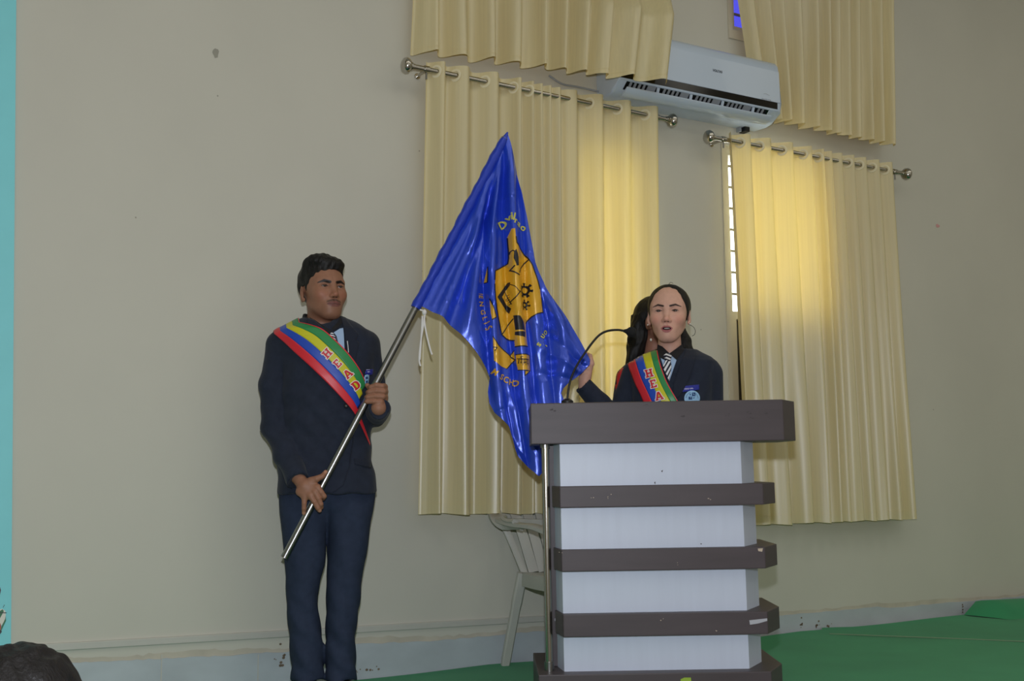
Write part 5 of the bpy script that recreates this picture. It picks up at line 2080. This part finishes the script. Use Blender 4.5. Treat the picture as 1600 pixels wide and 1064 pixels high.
blo, bhi = bbox([(t[1] - t[3], -t[4], t[0]) for t in trows + legL + legR] + [(t[1] + t[3], t[4], t[0]) for t in trows + legL + legR], 0.05)
blocks = [
    (lambda P: head_skin(P), (-0.105, -0.13, -0.205), (0.105, 0.125, 0.125), 0.0021, lambda V: head_colors(V, SKIN_B, (122, 74, 70), (28, 22, 22), False, False, True), head_xf(hcB, RB, HSB)),
    (hL, *bbox(ptsL, 0.035), 0.0024, nails(chL[:4], SKIN_B), None),
    (hR, *bbox(ptsR, 0.035), 0.0024, nails(chR, SKIN_B), None),
    (boy_core, blo, bhi, 0.016, flat(SKIN_B), None),
]
boy.body(blocks)
eyes(boy, hcB, RB, HSB, (math.radians(-3), math.radians(-1)))


def boy_hair(P):
    x, y, z = P[:, 0], P[:, 1], P[:, 2]
    d = ell(P, (0, 0.018, 0.042), (0.0840, 0.101, 0.096))
    d = smin(d, ell(P, (0.014, -0.044, 0.094), (0.058, 0.046, 0.030)), 0.02)
    d = smin(d, ell(P, (-0.025, -0.02, 0.104), (0.054, 0.062, 0.032)), 0.02)
    d = d + strands(P)
    # hairline: swept fringe, temples, sideburns, nape
    line = 0.056 + 0.010 * np.sin(x * 45 + 0.8) + 0.10 * np.maximum(x - 0.02, 0) * 0 - 0.35 * np.maximum(-x - 0.022, 0)
    fringe = line - z
    side = np.maximum(-0.038 - y, np.where(y < -0.008, -0.010 - z, np.where(y < 0.034, 0.016 - z, -0.055 - z)))
    keep = smin(fringe, side, 0.006)
    return np.maximum(d, keep)


V, F = nets(boy_hair, (-0.1, -0.12, -0.09), (0.1, 0.135, 0.155), 0.003)
npmesh('hair', head_xf(hcB, RB, HSB)(V), F, M['hair'], boy.root)
# collar, shirt, tie
cf = neck_collar(ncB, 0.068, 0.036)
boy.cloth('collar', cf, ncB - 0.11, ncB + 0.11, 0.003, M['collar'])
fB = lambda P: boy_blazer(P, False)
Z6 = lambda *p: [(470 + x / 6.65, 480 + y / 6.65) for x, y in p]
drape('shirt', polys2d([Z6((255, 225), (330, 270), (405, 222), (440, 215), (446, 270), (455, 440), (400, 470), (300, 380))]), boy.hit(fB, 0.004), M['shirt'], boy.root, 3)
tie = drape('tie', polys2d([Z6((272, 255), (300, 245), (345, 265), (372, 300), (400, 420), (360, 440), (310, 310))]), boy.hit(fB, 0.007), M['tie_navy'], boy.root, 3)
drape_each('tie_stripe', [Z6((275, 262), (330, 265), (350, 280), (338, 278), (290, 272)), Z6((295, 282), (340, 290), (362, 306), (350, 305), (305, 294)), Z6((310, 306), (350, 320), (368, 338), (352, 332), (318, 318)), Z6((320, 340), (368, 356), (376, 372), (330, 356))], boy.hit(fB, 0.0085), M['tie_white'], tie, 3)
drape_each('tie_stripe', [Z6((268, 240), (280, 236), (300, 244), (295, 262), (280, 258))], boy.hit(fB, 0.009), M['tie_white'], tie, 3)
drape('lapel', polys2d([[(532, 494), (540, 497), (548, 508), (560, 522), (556, 531), (561, 536), (556, 560), (551, 590), (545, 575), (541, 545), (538, 515)]]), boy.hit(fB, 0.008), M['lapel'], boy.root, 4, 0.005)
drape_each('collar_flap', [[(484, 496), (492, 500), (507, 510), (520, 517), (514, 523), (497, 514), (484, 504)], [(534, 492), (538, 499), (530, 511), (521, 517), (518, 513), (527, 504)]], boy.hit(lambda P: smin(fB(P), cap(P, ncB + np.array((0, 0, -0.05)), ncB + np.array((0, 0, 0.05)), 0.062), 0.02), 0.010), M['collar'], boy.root, 3)
drape('lapel', polys2d([[(480, 497), (490, 500), (508, 515), (520, 535), (530, 560), (515, 548), (498, 530), (484, 515)]]), boy.hit(fB, 0.008), M['lapel'], boy.root, 4, 0.005)
drape('lapel_edge', ribbon2d(Z6((483, 350), (490, 400), (496, 470)), 1.0), boy.hit(fB, 0.0125), M['tie_white'], boy.root, 4)
drape('front_edge', ribbon2d([(550, 600), (553, 640), (552, 690), (546, 730), (536, 758), (520, 769)], 1.4), boy.hit(fB, 0.003), M['lapel'], boy.root, 4, 0.004)
drape('pocket_flap', polys2d([[(554, 716), (580, 722), (580, 731), (554, 726)]]), boy.hit(fB, 0.003), M['lapel'], boy.root, 4, 0.004)
for bxy in ((541, 634), (543, 680)):
    P = boy.hit(fB, 0.004)(np.array([bxy]))[0]
    ball('button', P, 0.009, M['black'], boy.root, (1, 0.4, 1), 14)
sb = sash(boy, lambda P: boy_blazer(P, False), [(468, 503), (486, 507), (504, 514), (522, 529), (541, 548), (556, 567), (567, 586), (573, 606), (576, 640), (582, 694)],
          [(428, 521), (444, 535), (461, 551), (480, 568), (500, 587), (519, 606), (536, 624), (550, 640), (562, 660), (582, 704)],
          [(0.0, 0.03, M['s_red'], 'thin red edge of the sash', 0.73), (0.03, 0.27, M['s_green'], 'green stripe', 0.76), (0.27, 0.51, M['s_yellow'], 'yellow stripe', 0.79), (0.51, 0.76, M['s_blue'], 'blue stripe', 0.82), (0.76, 1.0, M['s_red'], 'red stripe')])
sash_letters(boy, lambda P: boy_blazer(P, False), sb, [('H', 511, 552, 13, 47, 1.15), ('E', 527, 568, 12.5, 45, 1.05), ('A', 543.5, 584, 13, 42, 1.05), ('D', 556, 602, 13, 38, 1.1)], M['s_yellow'])
# name badge and round house badge, half hidden by the hand
bd = drape('badge', polys2d([Z6((665, 690), (682, 648), (755, 645), (745, 700), (700, 706))]), boy.hit(fB, 0.006), M['badge_blue'], boy.root, 3, 0.003)
drape('badge_print', polys2d(stroke2d(Z6((682, 650), (755, 647)), 0.7) + stroke2d(Z6((695, 672), (735, 670)), 1.4)), boy.hit(fB, 0.0085), M['badge_text'], bd, 3)['kind'] = 'stuff'
bd = drape('badge', polys2d([Z6((658, 735), (668, 705), (690, 698), (708, 700), (710, 740), (702, 790), (690, 830), (676, 838), (664, 800))]), boy.hit(fB, 0.006), M['badge_pale'], boy.root, 3, 0.003)
drape('badge_print', polys2d([Z6((672, 725), (698, 720), (700, 745), (674, 748)), Z6((676, 765), (698, 760), (692, 800), (680, 806))]), boy.hit(fB, 0.0085), M['badge_ink'], bd, 3)['kind'] = 'stuff'
# ring on his finger
P = HB(577.5, 621.5, -0.03)
ball('ring', P, 0.0035, M['chrome'], boy.root, (1, 0.7, 0.8), 10)

# ------------------------------------------------------------------ the girl speaking at the podium
SKIN_G = (212, 166, 146)
girl = Person(1050, 4.36, 'person with tied back black hair and HEAD sash speaking behind the podium')
L = girl.L
grow_rows = [(547, 1018, 1090, 0.066, 0.03), (553, 1004, 1099, 0.08, 0.025), (560, 992, 1112, 0.095, 0.015), (568, 985, 1119, 0.106), (580, 983, 1118, 0.114), (605, 985, 1115, 0.122), (640, 988, 1112, 0.125), (700, 992, 1106, 0.115), (760, 984, 1112, 0.125), (815, 978, 1118, 0.132)]
gst = girl.rows(grow_rows)
gR = [L(990, 583, 0.01), L(977, 622, 0.01), L(966, 664, -0.0), L(938, 632, -0.03), L(913, 604, -0.055)]
gRr = [0.047, 0.045, 0.043, 0.043, 0.037]
gL = [L(1110, 584, 0.01), L(1112, 640, 0.03), L(1114, 700, 0.03), L(1096, 745, -0.05), L(1075, 775, -0.11)]
gLr = [0.050, 0.047, 0.044, 0.040, 0.036]


def girl_blazer(P):
    d = loft(P, gst)
    d = smin(d, chain(P, gR, gRr, 0.015), 0.014)
    d = smin(d, chain(P, gL, gLr, 0.015), 0.018)
    d = smin(d, ell(P, (0, -0.075, L(1050, 625, 0)[2]), (0.105, 0.06, 0.07)), 0.03)
    return np.maximum(d, gst[-1][0] - P[:, 2])


cuffd = gR[-1] - gR[-2]
cuffd = cuffd / np.linalg.norm(cuffd)


def girl_blazer_cut(P):
    d = girl_blazer(P)
    d = smax(d, -cap(P, ncG + np.array((0, -0.012, 0.06)), ncG + np.array((0.0, -0.05, -0.012)), 0.056, 0.044), 0.008)
    d = np.maximum(d, ((P - gR[-1]) @ cuffd) - 0.012)
    d = np.maximum(d, -cap(P, gR[-1] - cuffd * 0.005, gR[-1] + cuffd * 0.1, 0.029, 0.029))
    return d


HSG = 1.02
hcG = L(1045, 490.5, -0.008)
RG = rz(math.radians(-5)) @ rx(math.radians(-1)) @ ry(math.radians(1))
ncG = (RG @ (np.array((0, 0.038, -0.155)) * HSG)) + hcG
ncG = np.array((ncG[0], ncG[1], L(1050, 556, 0)[2]))
lo, hi = bbox(gR + gL + [(t[1] - t[3], -t[4], t[0]) for t in gst] + [(t[1] + t[3], t[4], t[0]) for t in gst], 0.07)
girl.cloth('blazer', girl_blazer_cut, lo, hi, 0.0065, M['blazer'])
gz = gst[-1][0]


def legs_of(z0, w=0.075):
    return [[(0.03, s * 0.085, 0, 0.062, 0.068), (0.45, s * 0.088, 0, w * 0.92, 0.078), (z0 - 0.12, s * 0.085, 0, w * 1.12, 0.10), (z0 + 0.08, s * 0.06, 0, w * 1.45, 0.11)] for s in (-1, 1)]


glegs = legs_of(gz)


def trousers_of(legs):
    return lambda P: smin(loft(P, legs[0], p=2.1), loft(P, legs[1], p=2.1), 0.012)


girl.cloth('trousers', trousers_of(glegs), (-0.2, -0.14, -0.01), (0.2, 0.14, gz + 0.1), 0.011, M['trouser'])


def shoes_of(p):
    for s in (-1, 1):
        def sf(P, s=s):
            q = P - np.array((s * 0.088, -0.02, 0))
            d = smin(cap(q, (0, 0.05, 0.04), (0.006 * s, -0.09, 0.034), 0.034, 0.03), ell(q, (0.008 * s, -0.11, 0.026), (0.036, 0.05, 0.026)), 0.02)
            return np.maximum(d, -P[:, 2])
        p.cloth('shoe', sf, (s * 0.088 - 0.07, -0.21, -0.01), (s * 0.088 + 0.07, 0.1, 0.09), 0.008, M['shoe'])


shoes_of(girl)
# right hand holding the corner of the flag
hy = girl.loc(FC)[1]


def HG(px, py, dy):
    return L(px, py, gR[-1][1] + dy)


chG = [
    ([HG(925, 568, 0.0), HG(922, 556, -0.004), HG(914, 552, -0.02), HG(906, 556, -0.03)], [0.0095, 0.0088, 0.008, 0.0068]),
    ([HG(921, 570, -0.004), HG(914, 560, -0.012), HG(906, 560, -0.028), HG(899, 566, -0.034)], [0.0095, 0.0088, 0.008, 0.0068]),
    ([HG(917, 575, -0.006), HG(908, 567, -0.018), HG(901, 570, -0.03), HG(896, 576, -0.032)], [0.009, 0.0084, 0.0078, 0.0066]),
    ([HG(912, 580, -0.008), HG(903, 576, -0.02), HG(898, 580, -0.028), HG(894, 585, -0.028)], [0.0085, 0.0078, 0.007, 0.006]),
    ([HG(919, 588, 0.012), HG(912, 578, 0.024), HG(904, 572, 0.020), HG(897, 572, 0.006)], [0.012, 0.0105, 0.009, 0.0075]),
]
palmG = [(HG(923, 570, 0.002), HG(918, 590, 0.004), 0.0115, 0.014), (HG(917, 575, 0.002), HG(912, 592, 0.004), 0.0125, 0.0145), (HG(911, 581, 0.002), HG(909, 594, 0.004), 0.0115, 0.0135), (HG(915, 588, 0.002), gR[-1], 0.017, 0.020), (gR[-1], gR[-2], 0.022, 0.026)]
hG = hand_block(chG, palmG)
ptsG = [q for c, _ in chG for q in c] + [q for a in palmG for q in a[:2]]
# left hand, behind the podium
pw = gL[-1]
chH = [([pw + np.array((-0.03, -0.03, -0.03 + 0.018 * k)), pw + np.array((-0.065, -0.05, -0.045 + 0.016 * k)), pw + np.array((-0.09, -0.05, -0.06 + 0.015 * k))], [0.009, 0.0085, 0.007]) for k in range(4)]
chH.append(([pw + np.array((-0.01, -0.03, 0.015)), pw + np.array((-0.04, -0.05, 0.03)), pw + np.array((-0.065, -0.055, 0.03))], [0.011, 0.009, 0.0075]))
palmH = [(pw, pw + np.array((-0.03, -0.03, -0.02)), 0.022, 0.018), (pw, pw + np.array((-0.03, -0.03, 0.02)), 0.022, 0.016), (pw, gL[-2], 0.024, 0.028)]
hH = hand_block(chH, palmH)
ptsH = [q for c, _ in chH for q in c] + [q for a in palmH for q in a[:2]]


def girl_core(P):
    return core(P, gst[2:], glegs, ((gR, gRr), (gL, gLr)))


blo, bhi = lo.copy(), hi.copy()
blo[2] = 0.02
girl.body([
    (lambda P: head_skin(P, True, True), (-0.105, -0.13, -0.205), (0.105, 0.125, 0.125), 0.0021, lambda V: head_colors(V, SKIN_G, (168, 98, 98), (46, 36, 34), True, True, False), head_xf(hcG, RG, HSG)),
    (hG, *bbox(ptsG, 0.03), 0.0024, nails(chG, (206, 160, 140)), None),
    (hH, *bbox(ptsH, 0.035), 0.003, nails(chH, SKIN_G), None),
    (girl_core, blo, bhi, 0.016, flat(SKIN_G), None),
])
eyes(girl, hcG, RG, HSG, (math.radians(-3), math.radians(-1)))
XG = head_xf(hcG, RG, HSG)
V, F = nets(lambda P: np.maximum(ell(P, (0, -0.0785, -0.0684), (0.0150, 0.010, 0.0037)), np.abs(P[:, 0]) - 0.0135), (-0.02, -0.1, -0.08), (0.02, -0.06, -0.06), 0.0012)
npmesh('teeth', XG(V), F, M['teeth'], girl.root)


def girl_hair(P):
    x, y, z = P[:, 0], P[:, 1], P[:, 2]
    d = ell(P, (0, 0.018, 0.031), (0.0855, 0.103, 0.0905)) + 0.4 * strands(P, 0.8)
    # hairline: high over the forehead, down past the temples to the ears
    line = 0.073 - 17 * x * x - 30 * np.maximum(np.abs(x) - 0.045, 0) ** 1.5
    fr = line - z
    side = np.maximum(-0.052 - 0.25 * (z - 0.02) - y, np.where(y < 0.030, 0.004 - 0.5 * (y + 0.03) - z, -0.075 - z))
    d = np.maximum(d, smin(fr, side, 0.008))
    # gathered tail falling behind the neck and over the shoulder blades
    t = chain(P, [(0, 0.105, 0.01), (0.015, 0.120, -0.04), (0.045, 0.105, -0.10), (0.064, 0.085, -0.16), (0.06, 0.090, -0.24)], [0.028, 0.034, 0.032, 0.030, 0.022], 0.02) + 0.5 * strands(P)
    return smin(d, t, 0.012)


V, F = nets(girl_hair, (-0.11, -0.1, -0.29), (0.12, 0.17, 0.14), 0.003)
npmesh('hair', XG(V), F, M['hair'], girl.root)
bm = bmesh.new()
for path in ([(0.078, 0.03, -0.04), (0.094, 0.03, -0.05), (0.101, 0.03, -0.065), (0.098, 0.03, -0.08), (0.088, 0.03, -0.086)], [(-0.078, 0.0, 0.03), (-0.092, 0.0, 0.025), (-0.090, 0, 0.01), (-0.099, 0, 0.0)], [(-0.08, 0.0, 0.045), (-0.094, 0.0, 0.055), (-0.098, 0.0, 0.042)], [(0.0, 0.0, 0.118), (0.008, 0.0, 0.127), (0.018, 0.0, 0.122)]):
    pts = [Vector(XG(np.array([q]))[0]) for q in path]
    add_tube(bm, smooth_path(pts, 6), 0.0009 if path[0][0] < 0.07 else 0.0011, 6)
bmobj('hair_wisps', bm, M['hair'], girl.root, True)['kind'] = 'stuff'
for s in (-1, 1):
    P = XG(np.array([(s * 0.083, 0.000, -0.042)]))[0]
    ball('earring', P, 0.0034, M['pearl'], girl.root, (1, 1, 1), 10)
cg = neck_collar(ncG, 0.060, 0.034)
girl.cloth('collar', cg, ncG - 0.1, ncG + 0.1, 0.003, M['collar'])
fG = lambda P: np.minimum(girl_blazer(P), cg(P))
Z5 = lambda *p: [(870 + x / 4.837, 430 + y / 4.837) for x, y in p]
drape_each('collar_flap', [Z5((762, 522), (800, 540), (850, 588), (815, 640), (785, 625), (757, 560)), Z5((958, 512), (968, 560), (905, 640), (850, 592), (900, 556))], girl.hit(lambda P: smin(girl_blazer(P), cap(P, ncG + np.array((0, 0, -0.05)), ncG + np.array((0, 0, 0.05)), 0.055), 0.02), 0.007), M['collar'], girl.root, 3)
fT = girl_blazer
drape('shirt', polys2d([Z5((785, 625), (850, 585), (908, 632), (850, 800), (830, 770))]), girl.hit(fT, 0.004), M['shirt'], girl.root, 3)
tie = drape('tie', polys2d([Z5((800, 612), (832, 587), (872, 605), (860, 640), (868, 690), (848, 800), (838, 800), (800, 700), (818, 640))]), girl.hit(fT, 0.0090), M['tie_navy'], girl.root, 3, 0.0012)
drape_each('tie_stripe', [Z5((806, 606), (826, 590), (868, 606), (866, 618), (828, 604)), Z5((812, 626), (830, 616), (862, 630), (858, 642), (828, 630)), Z5((822, 645), (838, 640), (810, 690), (802, 688)), Z5((846, 650), (862, 650), (818, 728), (808, 712)), Z5((864, 676), (866, 695), (834, 758), (824, 744)), Z5((862, 722), (860, 742), (846, 790), (838, 776))], girl.hit(fT, 0.0135), M['tie_white'], tie, 3)
drape('lapel', polys2d([[(1075, 534), (1088, 548), (1086, 565), (1078, 590), (1062, 620), (1050, 625), (1052, 600), (1060, 575), (1070, 555)]]), girl.hit(fT, 0.007), M['lapel'], girl.root, 4, 0.005)
sg_ = sash(girl, girl_blazer, [(1026, 541), (1028, 552), (1031, 566), (1036, 581), (1042, 596), (1050, 611), (1060, 628), (1072, 650)],
           [(978, 557), (981, 570), (986, 585), (992, 600), (999, 614), (1006, 630), (1014, 646), (1026, 668)],
           [(0.0, 0.03, M['s_red'], 'thin red edge of the sash'), (0.03, 0.22, M['s_green'], 'green stripe'), (0.22, 0.48, M['s_yellow'], 'yellow stripe'), (0.48, 0.74, M['s_blue'], 'blue stripe'), (0.74, 1.0, M['s_red'], 'red stripe')])
sash_letters(girl, girl_blazer, sg_, [('H', 1014, 583, 12.5, 14, 1.15), ('E', 1020.5, 599.5, 12.5, 14, 1.05), ('A', 1029.5, 618.5, 13, 14, 1.05), ('D', 1040, 638, 13, 16, 1.05)], M['s_yellow'])
Zb = lambda *p: [(1050 + x / 26.6, 590 + y / 26.6) for x, y in p]
bd = drape('badge', polys2d([Zb((268, 375), (1120, 290), (1130, 500), (295, 620))]), girl.hit(fG, 0.005), M['badge_blue'], girl.root, 3, 0.004)
drape('badge_print', place2d(text2d('HEAD GIRL', 0.03), *Zb((705, 455))[0], 2.1, 5), girl.hit(fG, 0.0085), M['badge_text'], bd, 3)['kind'] = 'stuff'
cx, cy = Zb((830, 860))[0]
rr = 12.2
bd = drape('badge', polys2d([[(cx + rr * math.cos(a), cy + rr * math.sin(a)) for a in [2 * math.pi * k / 28 for k in range(28)]]]), girl.hit(fG, 0.0065), M['badge_pale'], girl.root, 3, 0.004)
bp = [Zb((830, 620), (975, 620), (975, 770), (830, 770)), Zb((690, 790), (840, 790), (840, 910), (690, 910)), Zb((880, 830), (960, 810), (900, 880)), Zb((740, 670), (780, 670), (780, 740), (740, 740))]
for k in range(14):
    a = math.pi * (1.05 + 0.9 * k / 13)
    if k not in (6, 7):
        bp += stroke2d([(cx + 8.6 * math.cos(a), cy + 8.6 * math.sin(a)), (cx + 10.0 * math.cos(a + 0.05), cy + 10.0 * math.sin(a + 0.05))], 0.7)
drape('badge_print', polys2d(bp), girl.hit(fG, 0.0095), M['badge_ink'], bd, 3)['kind'] = 'stuff'
drape('badge_print', polys2d([Zb((860, 650), (880, 650), (940, 720), (925, 735)), Zb((750, 820), (800, 820), (800, 845), (765, 845))]), girl.hit(fG, 0.0102), M['badge_pale'], bd, 3)['kind'] = 'stuff'

# ------------------------------------------------------------------ the second girl, mostly hidden behind the first
SKIN_2 = (150, 104, 86)
g2 = Person(1034, 4.86, 'person with long black hair and an earring standing behind the speaking girl')
L = g2.L
st2 = g2.rows([(556, 1008, 1062, 0.055, 0.03), (562, 990, 1080, 0.075, 0.02), (570, 976, 1092, 0.09), (582, 970, 1097, 0.105), (610, 972, 1095, 0.112), (680, 978, 1090, 0.105), (780, 968, 1100, 0.12)])
a2 = [[L(978, 590, 0.0), L(968, 650, 0.02), L(968, 710, 0.0), L(980, 770, -0.04)], [L(1090, 590, 0.0), L(1098, 650, 0.02), L(1098, 710, 0.0), L(1088, 770, -0.04)]]
a2r = [0.045, 0.042, 0.038, 0.034]


def g2_blazer(P):
    d = loft(P, st2)
    for a in a2:
        d = smin(d, chain(P, a, a2r, 0.015), 0.015)
    return d


lo, hi = bbox(a2[0] + a2[1] + [(t[1] - t[3], -t[4], t[0]) for t in st2] + [(t[1] + t[3], t[4], t[0]) for t in st2], 0.06)
g2.cloth('blazer', g2_blazer, lo, hi, 0.009, M['blazer'])
l2 = legs_of(min(st2)[0], 0.07)
g2.cloth('trousers', trousers_of(l2), (-0.2, -0.14, -0.01), (0.2, 0.14, min(st2)[0] + 0.1), 0.012, M['trouser'])
shoes_of(g2)
hc2 = L(1030, 503, 0.0)
R2 = rz(math.radians(62))
X2 = head_xf(hc2, R2, 0.98)
hands2 = []
pts2 = []
for s, a in zip((-1, 1), a2):
    w = a[-1]
    ch = [([w + np.array((0.012 * (k - 1.5), -0.03, -0.05)), w + np.array((0.013 * (k - 1.5), -0.045, -0.09)), w + np.array((0.012 * (k - 1.5), -0.04, -0.12 + 0.004 * abs(k - 1)))], [0.009, 0.008, 0.007]) for k in range(4)]
    ch.append(([w + np.array((-s * 0.02, -0.03, -0.02)), w + np.array((-s * 0.036, -0.05, -0.05)), w + np.array((-s * 0.034, -0.06, -0.075))], [0.011, 0.009, 0.0075]))
    pl = [(w, w + np.array((-0.014, -0.028, -0.05)), 0.02, 0.014), (w, w + np.array((0.014, -0.028, -0.05)), 0.02, 0.014), (w, a[-2], 0.022, 0.026)]
    hands2.append((hand_block(ch, pl), *bbox([q for c, _ in ch for q in c] + [w], 0.04), 0.0032, flat(SKIN_2), None))
blo, bhi = lo.copy(), hi.copy()
blo[2] = 0.02
g2.body([(lambda P: head_skin(P, True, False), (-0.105, -0.13, -0.205), (0.105, 0.125, 0.125), 0.003, lambda V: head_colors(V, SKIN_2, (140, 84, 82), (30, 24, 24), True, False, False), X2)] + hands2 +
        [(lambda P: core(P, st2[1:], l2, ((a2[0], a2r), (a2[1], a2r))), blo, bhi, 0.016, flat(SKIN_2), None)])
eyes(g2, hc2, R2, 0.98)


def g2_hair(P):
    x, y, z = P[:, 0], P[:, 1], P[:, 2]
    d = ell(P, (0, 0.024, 0.034), (0.085, 0.100, 0.090)) + 0.5 * strands(P)
    fr = 0.07 - 7 * x * x - z
    side = np.maximum(-0.03 - y, np.where(y < 0.035, 0.004 - z, -0.3 - z))
    d = np.maximum(d, smin(fr, side, 0.008))
    t = loft(P, [(-0.20, 0, 0.115, 0.085, 0.042), (-0.12, 0, 0.10, 0.088, 0.05), (-0.04, 0, 0.085, 0.085, 0.055), (0.03, 0, 0.06, 0.078, 0.065)]) + strands(P)
    return smin(d, t, 0.02)


V, F = nets(g2_hair, (-0.12, -0.1, -0.22), (0.12, 0.18, 0.14), 0.0036)
npmesh('hair', X2(V), F, M['hair'], g2.root)
ec = X2(np.array([(-0.084, 0.004, -0.052)]))[0]
ball('earring', L(1017, 531, ec[1] - 0.002), 0.0048, M['pearl'], g2.root, (1, 1, 1.4), 12)
c2 = np.array((hc2[0] + 0.03, 0.01, st2[0][0]))
sash(g2, lambda P: g2_blazer(P), [(974, 566), (975, 590), (980, 610)], [(966, 572), (960.5, 592), (962, 612)], [(0.0, 1.0, M['s_red'], 'red stripe of the sash')], 0.006)

# ------------------------------------------------------------------ listener in the foreground, seen from behind
SKIN_A = (120, 84, 66)
hb = at_depth(24, 1150, 1.55)
aud = Person(24, 1.55, 'person with short black hair seated in front of the stage, at lower left corner', az=math.atan2(hb.x, hb.y))
aud.o.z = 0
hz = aud.L(24, 1152, 0.0)
FLZ = ZH + 0.004
base = hz[2]
stA = [(base - 0.62, 0, 0.0, 0.17, 0.12), (base - 0.45, 0, 0.0, 0.165, 0.11), (base - 0.30, 0, 0, 0.185, 0.115), (base - 0.22, 0, 0, 0.19, 0.10), (base - 0.185, 0, 0.0, 0.13, 0.08), (base - 0.15, 0, 0, 0.06, 0.06)]
zs_ = base - 0.62
knee = [np.array((s * 0.12, 0.40, zs_ + 0.03)) for s in (-1, 1)]
foot_ = [np.array((s * 0.13, 0.38, FLZ + 0.09)) for s in (-1, 1)]
hip = [np.array((s * 0.10, 0.02, zs_ + 0.04)) for s in (-1, 1)]
armA = [[np.array((s * 0.185, 0.0, base - 0.24)), np.array((s * 0.235, 0.06, base - 0.48)), np.array((s * 0.15, 0.28, base - 0.52))] for s in (-1, 1)]


def aud_shirt(P):
    d = loft(P, stA)
    for a in armA:
        d = smin(d, chain(P, a, [0.055, 0.046, 0.036], 0.015), 0.02)
    return d


def aud_trousers(P):
    d = None
    for h, k, f in zip(hip, knee, foot_):
        c = chain(P, [h, k, f], [0.085, 0.066, 0.05], 0.02)
        d = c if d is None else smin(d, c, 0.02)
    d = smin(d, cap(P, hip[0], hip[1], 0.085), 0.02)
    return d


aud.cloth('shirt', aud_shirt, (-0.32, -0.16, zs_ - 0.02), (0.32, 0.36, base - 0.1), 0.012, M['collar'])
aud.cloth('trousers', aud_trousers, (-0.24, -0.1, FLZ), (0.24, 0.52, zs_ + 0.16), 0.013, M['trouser'])
for k in foot_:
    def sfA(P, k=k):
        q = P - np.array((k[0], k[1], FLZ))
        return np.maximum(smin(cap(q, (0, -0.03, 0.045), (0, 0.1, 0.036), 0.036, 0.032), ell(q, (0, 0.13, 0.028), (0.04, 0.05, 0.028)), 0.02), FLZ - P[:, 2])
    aud.cloth('shoe', sfA, (k[0] - 0.08, k[1] - 0.1, FLZ - 0.01), (k[0] + 0.08, k[1] + 0.22, FLZ + 0.11), 0.009, M['shoe'])
RA = rz(math.radians(176)) @ rx(math.radians(4))
XA = head_xf(hz, RA, 0.99)
hA = []
for s, a in zip((-1, 1), armA):
    w = a[-1]
    ch = [([w + np.array((0.016 * (k - 1.5), 0.05, -0.005)), w + np.array((0.017 * (k - 1.5), 0.09, -0.012)), w + np.array((0.016 * (k - 1.5), 0.115, -0.028))], [0.0095, 0.0085, 0.0075]) for k in range(4)]
    ch.append(([w + np.array((-s * 0.02, 0.02, 0)), w + np.array((-s * 0.04, 0.05, -0.005)), w + np.array((-s * 0.04, 0.075, -0.012))], [0.011, 0.0095, 0.008]))
    pl = [(w, w + np.array((-0.02, 0.05, -0.004)), 0.02, 0.014), (w, w + np.array((0.02, 0.05, -0.004)), 0.02, 0.014), (w, a[-2], 0.024, 0.028)]
    hA.append((hand_block(ch, pl), *bbox([q for c, _ in ch for q in c] + [w], 0.045), 0.004, flat(SKIN_A), None))


def aud_core(P):
    d = loft(P, [(z, cx, cy, a * 0.85, b * 0.85) for z, cx, cy, a, b in stA[:-1]])
    for h, k, f in zip(hip, knee, foot_):
        d = smin(d, chain(P, [h, k, f], [0.06, 0.05, 0.038], 0.02), 0.03)
    for a in armA:
        d = smin(d, chain(P, a, [0.04, 0.034, 0.028], 0.015), 0.02)
    return d


aud.body([(lambda P: head_skin(P), (-0.105, -0.13, -0.205), (0.105, 0.125, 0.125), 0.003, lambda V: head_colors(V, SKIN_A, (120, 76, 70), (26, 22, 22), False, False, False), XA)] + hA +
         [(aud_core, (-0.3, -0.14, FLZ + 0.03), (0.3, 0.5, base - 0.12), 0.018, flat(SKIN_A), None)])
eyes(aud, hz, RA, 0.99)


def aud_hair(P):
    x, y, z = P[:, 0], P[:, 1], P[:, 2]
    d = ell(P, (0, 0.018, 0.034), (0.0875, 0.102, 0.090)) + 1.1 * strands(P) + 0.0025 * np.sin(x * 110 + 4 * np.sin(z * 50)) * np.sin(y * 90)
    side = np.maximum(-0.034 - y, np.where(y < 0.03, 0.0 - z, -0.075 - z))
    return np.maximum(d, smin(0.06 - z, side, 0.006))


V, F = nets(aud_hair, (-0.11, -0.11, -0.1), (0.11, 0.14, 0.14), 0.0026)
npmesh('hair', XA(V), F, M['hair'], aud.root)
plastic_chair((aud.o + aud.Y * 0.02 + aud.X * 0.0)[:2] + (ZH + 0.002,) if False else (aud.o.x + aud.Y.x * 0.10, aud.o.y + aud.Y.y * 0.10, ZH + 0.002), -aud.a + math.pi, 'grey cream moulded plastic armchair in front of the stage, under the seated listener')
